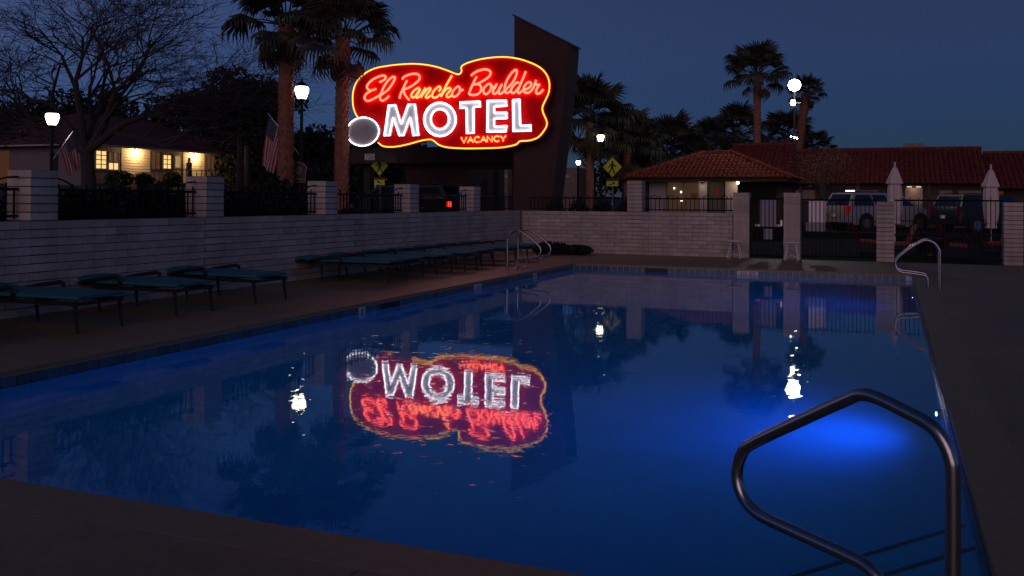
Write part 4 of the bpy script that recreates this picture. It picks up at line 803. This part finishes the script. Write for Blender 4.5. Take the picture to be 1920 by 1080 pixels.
for y, z in ((45.96, 4.52), (51.4, 4.52)):
    lp = MB().lathe([(0.06, -.1), (0.10, -.04), (0.08, .06), (0.03, .1)], (HX+.16, y, z), 10).build("porch_lamp", M_warm, hs_)
    MB().box(HX+.03, HX+.10, y-.03, y+.03, z-.02, z+.04).build("bracket", M_iron, lp)
    l = bpy.data.lights.new("porch_bulb", 'POINT'); l.energy = 110; l.color = (1.0, 0.66, 0.28); l.shadow_soft_size = 0.08; o = bpy.data.objects.new("porch_bulb", l); COL.objects.link(o); o.parent = lp; o.location = Vector((HX+.42, y, z-.05)) - wloc(hs_)
pr = thing("ramp_railing", "dark ramp railing in front of the lit porch", "railing", (-43.6, 49, HB))
MB().tube([(-43.6, 44.6, 3.0), (-43.6, 48.2, 3.38), (-43.6, 53.6, 3.42)], 0.03, 5).build("handrail", M_wood, pr)
for i in range(19): y = 44.7+i*0.49; MB().box(-43.62, -43.58, y-.015, y+.015, 2.3, 3.0+min(.4, (y-44.6)*.105)).build("baluster", M_wood, pr)
fl_ = MB().box(-45, -43.4, 44.5, 54.5, 2.2, 2.44).build("porch_floor", M_tan, hs_)
for (y, r, z, lab) in ((47.0, .55, 2.75, "round clipped bush in front of the porch ramp"), (44.6, .5, 2.6, "low bush at the left foot of the porch ramp"), (42.6, .8, 2.45, "dark bush under the leftmost lit window")):
    hedge("bush", [(-42.9-r, -42.9+r, y-r, y+r, 2.2, z+r*.8)], lab, "bush", dens=1500, s=0.12, m=M_leaf)
# person on the porch (skin-modifier body)
def person(x, y, z):
    t = thing("person", "person in dark clothes standing on the lit porch holding a pale bag", "person", (x, y, z))
    J = {"pel": (0,0,.95,.15), "chest": (0,-.02,1.30,.17), "neck": (0,-.03,1.50,.065), "head": (0,-.06,1.63,.095), "top": (0,-.05,1.74,.07),
         "shL": (.17,-.02,1.42,.07), "elL": (.22,-.12,1.15,.05), "haL": (.16,-.36,1.08,.035), "shR": (-.17,-.02,1.42,.07), "elR": (-.22,.02,1.14,.05), "haR": (-.20,-.14,.92,.035),
         "hipL": (.09,0,.88,.10), "knL": (.11,-.05,.49,.065), "anL": (.11,.02,.08,.045), "toL": (.12,-.14,.035,.035), "hipR": (-.09,0,.88,.10), "knR": (-.11,.03,.49,.065), "anR": (-.12,.12,.08,.045), "toR": (-.12,-.03,.035,.035)}
    E_ = [("pel","chest"),("chest","neck"),("neck","head"),("head","top"),("chest","shL"),("shL","elL"),("elL","haL"),("chest","shR"),("shR","elR"),("elR","haR"),("pel","hipL"),("hipL","knL"),("knL","anL"),("anL","toL"),("pel","hipR"),("hipR","knR"),("knR","anR"),("anR","toR")]
    ks = list(J); me = bpy.data.meshes.new("body"); me.from_pydata([J[k][:3] for k in ks], [(ks.index(a), ks.index(b_)) for a, b_ in E_], [])
    o = bpy.data.objects.new("body", me); COL.objects.link(o); o.modifiers.new("s", 'SKIN'); sb = o.modifiers.new("d", 'SUBSURF'); sb.levels = 1; sb.render_levels = 1
    for i, k in enumerate(ks): me.skin_vertices[0].data[i].radius = (J[k][3],)*2
    me.skin_vertices[0].data[0].use_root = True
    m2 = bpy.data.meshes.new_from_object(o.evaluated_get(bpy.context.evaluated_depsgraph_get())); bpy.data.objects.remove(o)
    m2.materials.clear(); m2.materials.append(M_cloth); inst("body", m2, t, (x, y, z))
    MB().lathe([(0.02,-.12),(.10,-.04),(.105,.04),(.06,.10),(.01,.12)], (x, y-.03, z+1.70), 12).build("hair", M_blk, t, smooth=True)
    MB().lathe([(0.01,-.10),(.06,-.07),(.075,0),(.06,.05)], (x, y-.095, z+1.63), 10).build("face", M_skin, t, smooth=True)
    bag = thing("carrier_bag", "pale carrier bag held by the person on the porch", "bag", (x+.15, y-.38, z+.7)); MB().box(x+.06, x+.26, y-.46, y-.28, z+.62, z+.92).build("bag_body", M_tan, bag)
    MB().tube([(x+.16, y-.44, z+.92), (x+.16, y-.37, z+1.06), (x+.16, y-.30, z+.92)], 0.012, 4).build("handle", M_tan, bag)
person(-44.1, 49.95, 2.44)

# ------------------------------------------------------------ tiled roofs
def tile_slope(mb, a, b, c, d, pitch, course, r=0.085, thick=0.03):
    """eave a-b, ridge c-d (c above a side): barrel tiles run up the slope"""
    a, b, c, d = map(Vector, (a, b, c, d)); e = b-a; L_ = e.length; e.normalize()
    uc = (c-a).dot(e)/L_; ud = (d-a).dot(e)/L_; up = (c-a) - e*(c-a).dot(e); Hs = up.length; up.normalize(); nrm = e.cross(up); 
    if nrm.z < 0: nrm = -nrm
    mb.add([a, b, d, c], [(0,1,2,3)])
    n = int(L_/pitch)
    for i in range(n):
        u = (i+.5)/n; t_ = 1.0
        if uc > 1e-4: t_ = min(t_, u/uc)
        if ud < 1-1e-4: t_ = min(t_, (1-u)/(1-ud))
        hl = Hs*t_; k = max(1, int(hl/course)); base = a+e*(u*L_)
        for j in range(k):
            s0 = -0.05 if j == 0 else j*course; s1 = min(hl, (j+1)*course+.03); r0 = r*1.12; r1 = r*.86; jit = random.uniform(-.008,.008)
            vs = []
            for s, rr in ((s0, r0), (s1, r1)):
                o_ = base + up*s + e*jit + nrm*(thick if s == s0 else thick*.2)
                for q in range(5): an = PI*q/4; vs.append(o_ + e*(rr*math.cos(an)) + nrm*(rr*math.sin(an)))
            mb.add(vs, [(q, q+1, q+6, q+5) for q in range(4)] + [(0,1,2,3,4)])
def ridge_tiles(mb, a, b, r=0.11, step=0.35):
    a, b = Vector(a), Vector(b); n = max(1, int((b-a).length/step))
    for i in range(n):
        p = a.lerp(b, i/n); q = a.lerp(b, (i+1.1)/n); mb.tube([p, q], [r*1.1, r*.9], 8)
hut = thing("tiled_hut", "small office hut with hipped clay tile roof beyond the far wall", "hut", (-7.4, 43, 0))
HXa, HXb, HYa, HYb, HE, HR = -10.95, -3.95, 40.0, 46.0, 2.52, 3.72
rm = MB(); R1_, R2_ = (-8.1, 43.0, HR), (-6.8, 43.0, HR)
tile_slope(rm, (HXa, HYa, HE), (HXb, HYa, HE), R1_, R2_, 0.20, 0.36)
tile_slope(rm, (HXb, HYa, HE), (HXb, HYb, HE), R2_, R2_, 0.20, 0.36); tile_slope(rm, (HXb, HYb, HE), (HXa, HYb, HE), R2_, R1_, 0.20, 0.36); tile_slope(rm, (HXa, HYb, HE), (HXa, HYa, HE), R1_, R1_, 0.20, 0.36)
rm.build("roof_tiles", M_rooft, hut, kind="stuff", fix=False)
hp = MB()
for c_, rg in (((HXa, HYa, HE+.06), R1_), ((HXb, HYa, HE+.06), R2_), (R1_, R2_)): ridge_tiles(hp, c_, (rg[0], rg[1], rg[2]+.03))
hp.build("hip_tiles", M_rooft, hut)
MB().box(HXa+.1, HXb-.1, HYa+.1, HYb-.1, HE-.16, HE-.03).build("eave_board", M_wood, hut)
WY = 40.8
def hb(name, x0, x1, z0, z1, m, y0=WY, y1=WY+.2, par=None): return MB().box(x0, x1, y0, y1, z0, z1).build(name, m, par or hut)
hb("wall", -11.0, -10.27, 0.2, 2.36, M_stucco); hb("corner_post", -10.24, -10.10, 0.2, 2.36, M_wood, WY-.05); hb("wall", -10.07, -9.32, 0.2, 2.36, M_stucco)
w = hb("window", -9.29, -7.87, 0.7, 2.33, lit("hut_window", (1.0, 0.50, 0.22), 0.035), WY+.08, WY+.1)
for x in (-9.29, -8.57, -7.90): hb("frame", x, x+.05, 0.7, 2.34, M_tan, WY, WY+.06, w)
hb("wall", -9.32, -7.84, 0.2, 0.68, M_tan); hb("wall", -7.84, -7.50, 0.2, 2.36, M_stucco)
dr = hb("door", -7.47, -6.74, 0.2, 2.34, lit("hut_door", (0.9, 0.5, 0.25), 0.012), WY+.08, WY+.12); hb("frame", -7.47, -7.42, 0.2, 2.34, M_wood, WY, WY+.07, dr); hb("frame", -6.79, -6.74, 0.2, 2.34, M_wood, WY, WY+.07, dr)
hb("wall", -6.71, -6.20, 0.2, 2.36, M_stucco)
hb("back_wall", -10.2, -5.0, 0.2, 2.36, M_wood, 44.5, 44.7)
hb("poster", -8.22, -7.93, 1.66, 1.86, mat("red_poster", (0.16, 0.02, 0.015), 0.6, emit=(1, .08, .03), estr=0.02), WY+.03, WY+.05); hb("poster", -7.15, -6.98, 1.7, 2.15, mat("red_poster", (0.5,0.03,0.02)), WY+.03, WY+.05)
for x, z in ((-8.95, 2.08), (-8.64, 1.91), (-8.62, 1.52)): MB().lathe([(0.005,-.04),(.035,0),(.005,.04)], (x, WY+.0, z), 8).build("window_lamp", M_warm, hut)
for x, z, e, yo in ((-6.14, 2.30, 5, -.25), (-7.68, 2.28, 2.0, -.2)):
    lp = MB().lathe([(0.01,-.06),(.06,-.02),(.055,.04),(.02,.07)], (x, WY+yo, z), 10).build("eave_lamp", M_warm if x > -7 else M_wood, hut)
    l = bpy.data.lights.new("eave_bulb", 'POINT'); l.energy = e; l.color = (1.0, 0.78, 0.55); l.shadow_soft_size = 0.05; o = bpy.data.objects.new("eave_bulb", l); COL.objects.link(o); o.parent = lp; o.location = Vector((x, WY+yo-.1, z-.08)) - wloc(hut)
# motel wing
M_mroof = mat("maroon_roof_tile", (0.145, 0.034, 0.027), 0.95, var=0.4, vscale=3.5, bump=0.004, bscale=20, spec=0.15)
M_mwall = mat("motel_brown_wall", (0.085, 0.045, 0.035), 0.85, var=0.1, vscale=3)
mo = thing("motel_wing", "long low motel wing with dark red tiled roof and doors behind the parked cars", "building", (0, 55, 0.2))
rm = MB()
tile_slope(rm, (-7.2, 52.2, 2.50), (4.50, 52.2, 2.50), (-7.2, 57, 4.48), (4.50, 57, 4.48), 0.24, 0.5, 0.10)
rm.build("roof_tiles", M_mroof, mo, kind="stuff", fix=False)
rm = MB(); tile_slope(rm, (4.53, 52.2, 2.24), (16, 52.2, 2.24), (4.53, 57, 4.20), (16, 57, 4.20), 0.24, 0.5, 0.10); rm.build("lower_roof_tiles", M_mroof, mo, kind="stuff", fix=False)
rm = MB(); tile_slope(rm, (-9.6, 54.0, 3.30), (-5.34, 54.0, 3.30), (-8.9, 57.2, 4.88), (-5.34, 57.2, 4.88), 0.24, 0.5, 0.10); rm.build("upper_roof_tiles", M_mroof, mo, kind="stuff", fix=False)
rr = MB(); ridge_tiles(rr, (-5.3, 57, 4.53), (4.5, 57, 4.53)); ridge_tiles(rr, (4.6, 57, 4.25), (16, 57, 4.25)); ridge_tiles(rr, (-8.9, 57.2, 4.93), (-5.34, 57.2, 4.93)); rr.build("ridge_tiles", M_mroof, mo)
MB().box(-9.5, 16, 53.0, 61, 0.2, 2.42).build("wall", M_mwall, mo)
MB().add([(-7.2,57.1,2.4),(4.5,57.1,2.4),(4.5,57.1,4.45),(-7.2,57.1,4.45)], [(0,1,2,3)]).build("gable", M_tan, mo, fix=False)
for x in (-7.5, -4.6, -1.7, 1.75, 4.6, 7.5, 10.5): MB().box(x-.08, x+.08, 52.45, 52.6, 0.2, 2.55).build("post", M_wood, mo)
def mbx(name, x0, x1, z0, z1, m, par=None, y=52.97): return MB().box(x0, x1, y-.03, y+.0, z0, z1).build(name, m, par or mo)
dd = mbx("door", 0.62, 1.46, 0.25, 2.28, mat("door_tan", (0.38, 0.27, 0.20), 0.7)); 
for k in range(5): mbx("door_board", 0.64+k*.165, 0.64+k*.165+.15, 0.27, 1.35, mat("door_board_pale", (0.40, 0.36, 0.33), 0.7), dd, 52.935)
for x in (-3.1, -5.9, 5.3, 8.2): mbx("door", x, x+.85, 0.25, 2.25, M_wood)
for x0, x1 in ((2.25, 2.85), (3.15, 4.2), (-2.0, -0.7), (-5.0, -3.9), (6.6, 7.8)): wv = mbx("window", x0, x1, 1.55, 2.15, lit("curtain_dim", (1.0, 0.5, 0.42), 0.022)); mbx("frame", x0-.05, x1+.05, 1.49, 1.55, M_wood, wv, 52.95)
mbx("orange_glow_patch", 4.75, 5.2, 0.6, 2.1, lit("glow_patch_emission", (1.0, 0.28, 0.05), 0.05))  # orange light on the motel wall, put in as a glowing box
for x in (0.82, 1.26): MB().box(x-.12, x+.12, 52.80, 52.88, 2.30, 2.36).build("wall_lamp", lit("tube_lamp", (1, .85, .7), 0.7), mo)
l = bpy.data.lights.new("door_bulb", 'POINT'); l.energy = 1.6; l.color = (1, .8, .65); l.shadow_soft_size = .1; o = bpy.data.objects.new("door_bulb", l); COL.objects.link(o); o.parent = mo; o.location = Vector((1.04, 52.7, 2.2)) - wloc(mo)
MB().box(-3.05+.75, -2.6+.75, 52.2, 52.3, 2.08, 2.14).build("soffit_lamp", neon("soffit_glow", (1, .9, .75), 3), mo)
th = thing("tan_roof", "small tan hipped roof peeking over the motel ridge", "roof", (1.16, 62, 4.2)); MB().add([(-.1,61,4.3),(2.6,61,4.3),(2.6,64,4.3),(-.1,64,4.3),(.8,62,5.15),(1.7,62,5.15)], [(0,1,5,4),(1,2,5),(2,3,4,5),(3,0,4)]).build("roof_slab", M_tan, th)
MB().box(.1,2.4,61.3,63.7,0,4.28).build("wall", M_tan, th)

# ------------------------------------------------------------ vehicles
def car(x, y, z, ang, lab, name, cat, paint, prof, hl, wbase, cab, tail_on=False):
    """local frame: x forward from the rear bumper, y across, z up"""
    t = thing(name, lab, cat, (0,0,0)); Lc, W = prof[-1][0], hl
    lo = MB(); sec = []
    for (px, zb, zt, wf) in prof: sec.append([(px, s*W*wf*k, zz) for s, k, zz in ((-1, .96, zb), (-1, 1, (zb*2+zt)/3), (-1, 1, (zb+zt*2)/3), (-1, .93, zt), (1, .93, zt), (1, 1, (zb+zt*2)/3), (1, 1, (zb*2+zt)/3), (1, .96, zb))])
    vs = [p for s_ in sec for p in s_]; n = 8; m = len(sec)
    lo.add(vs, [(i*n+k, i*n+(k+1)%n, (i+1)*n+(k+1)%n, (i+1)*n+k) for i in range(m-1) for k in range(n)] + [tuple(range(n)), tuple((m-1)*n+k for k in range(n))])
    body = lo.build("body", paint, t, smooth=True)
    c0, c1, c2, c3, zb, zt = cab  # base rear, top rear, top front, base front
    wb, wt = W*.92, W*.74
    P = lambda x_, w_2, z_: [(x_, -w_2, z_), (x_, w_2, z_)]
    vs = P(c0, wb, zb)+P(c1, wt, zt)+P(c2, wt, zt)+P(c3, wb, zb); MB().add(vs, [(0,1,3,2),(2,3,5,4),(4,5,7,6),(0,2,4,6),(1,7,5,3),(0,6,7,1)]).build("cabin", paint, t)
    def side(s, u0, u1):
        g_ = []
        for u, v in ((u0,.10),(u1,.10),(u1,.86),(u0,.86)):
            xa = c0+(c3-c0)*u; xb = c1+(c2-c1)*u; g_.append((xa+(xb-xa)*v, s*((wb+(wt-wb)*v)+.008), zb+(zt-zb)*v))
        MB().add(g_, [(0,1,2,3)]).build("side_window", M_glassd, t, fix=False)
    for s in (-1, 1): side(s, .05, .34); side(s, .37, .63); side(s, .66, .93)
    for (xa, xb, nm, e) in ((c0, c1, "rear_window", -.01), (c3, c2, "windscreen", .01)):
        MB().add([(xa+(xb-xa)*.12+e, -wb*.86, zb+(zt-zb)*.12), (xa+(xb-xa)*.12+e, wb*.86, zb+(zt-zb)*.12), (xa+(xb-xa)*.9+e, wt*.86, zb+(zt-zb)*.9), (xa+(xb-xa)*.9+e, -wt*.86, zb+(zt-zb)*.9)], [(0,1,2,3)]).build(nm, M_glassd, t, fix=False)
    R = 0.34
    for wx in wbase:
        for s in (-1, 1):
            MB().tube([(wx, s*(W*.80), R+.04), (wx, s*(W*1.004), R+.04)], R+.09, 20).build("wheel_arch", M_blk, t)
            wh = MB().tube([(wx, s*(W*.78), R), (wx, s*(W*1.01), R)], R, 20).build("wheel", M_tyre, t)
            MB().tube([(wx, s*(W*1.01), R), (wx, s*(W*1.02), R)], R*.62, 14).build("rim", M_rim, wh)
    for s in (-1, 1):
        (MB().box(-.02, .10, s*W*.88-.045, s*W*.88+.045, zb-.26, zb-.08) if tail_on else MB().box(-.02, .14, s*W*.84-.10, s*W*.84+.10, zb-.32, zb+.06)).build("tail_lamp", (neon("tail_lamp_on", (1, .02, .012), 3) if tail_on else (M_tail if paint is M_silver else M_taild)), t)
        MB().box(Lc-.16, Lc+.015, s*W*.66-.14, s*W*.66+.14, zb-.34, zb-.20).build("headlamp", M_chrome, t)
        MB().box(c3-.25, c3-.08, s*(W+.02)-.07, s*(W+.02)+.07, zb+.02, zb+.16).build("mirror", paint, t)
        MB().box(Lc*.18, Lc*.8, s*(W+.004)-.008, s*(W+.004)+.008, .42, .46).build("side_trim", M_chrome, t)
    MB().box(-.06, .08, -W*.9, W*.9, .38, .56).build("rear_bumper", paint, t); MB().box(-.075, -.06, -.16, .16, .62, .76).build("number_plate", M_white, t); MB().box(Lc-.06, Lc+.05, -W*.9, W*.9, .34, .52).build("front_bumper", paint, t)
    for s in (-1, 1): MB().tube([(c1+.2, s*wt*.88, zt+.05), (c2-.1, s*wt*.88, zt+.05)], .02, 5).build("roof_rack", M_blk, t)
    t.location = (x, y, z); t.rotation_euler = (0, 0, math.radians(ang)); return t
VAN = [(0, .40, .95, .86), (.06, .32, 1.08, .94), (.5, .26, 1.10, 1.0), (3.6, .26, 1.08, 1.0), (4.4, .28, 1.0, .98), (4.95, .32, .86, .90), (5.12, .40, .70, .78)]
car(-2.45, 45.2, 0.22, 42, "silver minivan parked behind the iron fence beside the first closed umbrella", "minivan", "minivan", M_silver, VAN, 0.99, (0.95, 4.02), (.08, .42, 3.0, 4.2, 1.06, 1.72))
SUV = [(0, .45, .98, .9), (.06, .36, 1.10, .96), (.5, .30, 1.12, 1.0), (3.4, .30, 1.10, 1.0), (4.5, .34, 1.04, .97), (4.85, .42, .85, .86)]
car(2.1, 45.0, 0.20, 42, "dark sport utility vehicle parked behind the second closed umbrella", "parked_car", "car", M_navy, SUV, 0.95, (0.9, 3.75), (.10, .40, 2.9, 3.7, 1.08, 1.66))
car(-17.3, 39.5, 0.0, 78, "silver car under the carport seen above the left wall", "parked_car", "car", M_silver, VAN, 0.93, (0.95, 4.02), (.08, .42, 3.0, 4.2, 1.06, 1.78))
car(-13.90, 29.25, 0.0, 179, "dark car showing a bright red tail lamp between two wall pillars", "parked_car", "car", M_navy, SUV, 0.93, (0.9, 3.75), (.10, .40, 2.9, 3.7, 1.52, 2.0), tail_on=True)

# ------------------------------------------------------------ closed umbrellas and red chairs
def umbrella(x, y, lab, ztop=2.70):
    t = thing("closed_umbrella", lab, "umbrella", (x, y, 0), "closed patio umbrellas")
    MB().tube([(x, y, 0.05), (x, y, ztop)], 0.022, 8).build("pole", M_white, t)
    MB().lathe([(0.24, 0), (0.24, .05), (.05, .09), (.04, .25)], (x, y, 0), 14).build("base", M_frame, t)
    def folded(prof, ph, amp, nm):
        n = 32; mb = MB(); vs = []
        for r, z in prof:
            for k in range(n):
                a = 2*PI*k/n; q = 1+amp*math.sin(a*8+ph)+.05*math.sin(a*3+z*2); vs.append((x+r*q*math.cos(a), y+r*q*math.sin(a), z))
        m = len(prof); mb.add(vs, [(i*n+k, i*n+(k+1)%n, (i+1)*n+(k+1)%n, (i+1)*n+k) for i in range(m-1) for k in range(n)]); return mb.build(nm, M_canvas, t, smooth=False)
    z = ztop
    folded([(0.03, z-.06), (.08, z-.12), (.13, z-.25), (.19, z-.42), (.245, z-.56), (.24, z-.60)], 0, .07, "top_flap")
    folded([(.12, z-.30), (.16, z-.56), (.19, z-.75), (.20, z-1.1), (.195, z-1.35), (.17, z-1.6), (.13, z-1.72), (.15, z-1.86), (.12, z-1.88)], 1, .16, "canopy")
    MB().lathe([(0.01,0),(.03,.02),(.02,.06),(.035,.09),(.005,.13)], (x, y, ztop-.03), 8).build("finial", M_white, t)
    MB().tube([(x+.17*math.cos(k*PI/6), y+.17*math.sin(k*PI/6), ztop-1.70) for k in range(13)], 0.014, 5).build("strap", M_canvas, t)
umbrella(0.07, 32, "closed pale umbrella left, in front of the minivan"); umbrella(2.80, 32, "closed pale umbrella right, in front of the dark vehicle", 2.60)
def red_chair(x, y, a, lab):
    t = thing("red_chair", lab, "chair", (0,0,0), "red metal patio chairs")
    seat = MB().add([(-.24,-.25,.42),(.26,-.25,.40),(.26,.25,.40),(-.24,.25,.42),(-.24,-.25,.36),(.26,-.25,.31),(.26,.25,.31),(-.24,.25,.36)], [(0,1,2,3),(7,6,5,4),(0,4,5,1),(1,5,6,2),(2,6,7,3),(3,7,4,0)]); seat.build("seat", M_redch, t)
    bk = MB(); n = 8
    vs = []
    for i in range(n+1):
        u = i/n; v = -.26+.52*u; zt = .84+.10*math.sin(u*PI); bow = -.05*math.sin(u*PI)
        vs += [(-.22+bow, v, .40), (-.38+bow, v, zt), (-.25+bow, v, .40), (-.41+bow, v, zt)]
    bk.add(vs, [f for i in range(n) for f in ((i*4, i*4+4, i*4+5, i*4+1), (i*4+2, i*4+3, i*4+7, i*4+6), (i*4+1, i*4+5, i*4+7, i*4+3))]); bk.build("backrest", M_redch, t)
    for s in (-1, 1):
        MB().tube([(-.33, s*.27, .62), (-.05, s*.29, .62), (.24, s*.29, .60), (.30, s*.28, .50), (.24, s*.27, .10), (.16, s*.27, .015), (-.30, s*.27, .015)], 0.014, 6).build("side_frame", M_frame, t)
    t.location = (x, y, -.03); t.rotation_euler = (0, 0, math.radians(a))
for a in ((1.62, 28.5, 10, "red metal chair seen from the side facing right, behind the far handrails"), (0.20, 28.6, 195, "red metal chair just right of the middle pillar"), (2.75, 30.2, 195, "red metal chair facing left near the right hand pillar"),
          (-0.75, 30.2, 15, "red metal chair left of the middle pillar under the minivan"), (3.35, 28.6, 100, "red metal chair right of the right hand pillar")): red_chair(*a)
tb = thing("fire_table", "low dark round fire table among the red chairs", "table", (1.0, 29.7, 0)); MB().lathe([(.32,0),(.30,.1),(.42,.38),(.50,.45),(.50,.50),(.2,.50)], (1.0, 29.7, -.03), 20).build("bowl", M_frame, tb, smooth=True); MB().lathe([(.19,.50),(.19,.53),(.02,.56)], (1.0, 29.7, -.03), 14).build("lid", M_blk, tb)
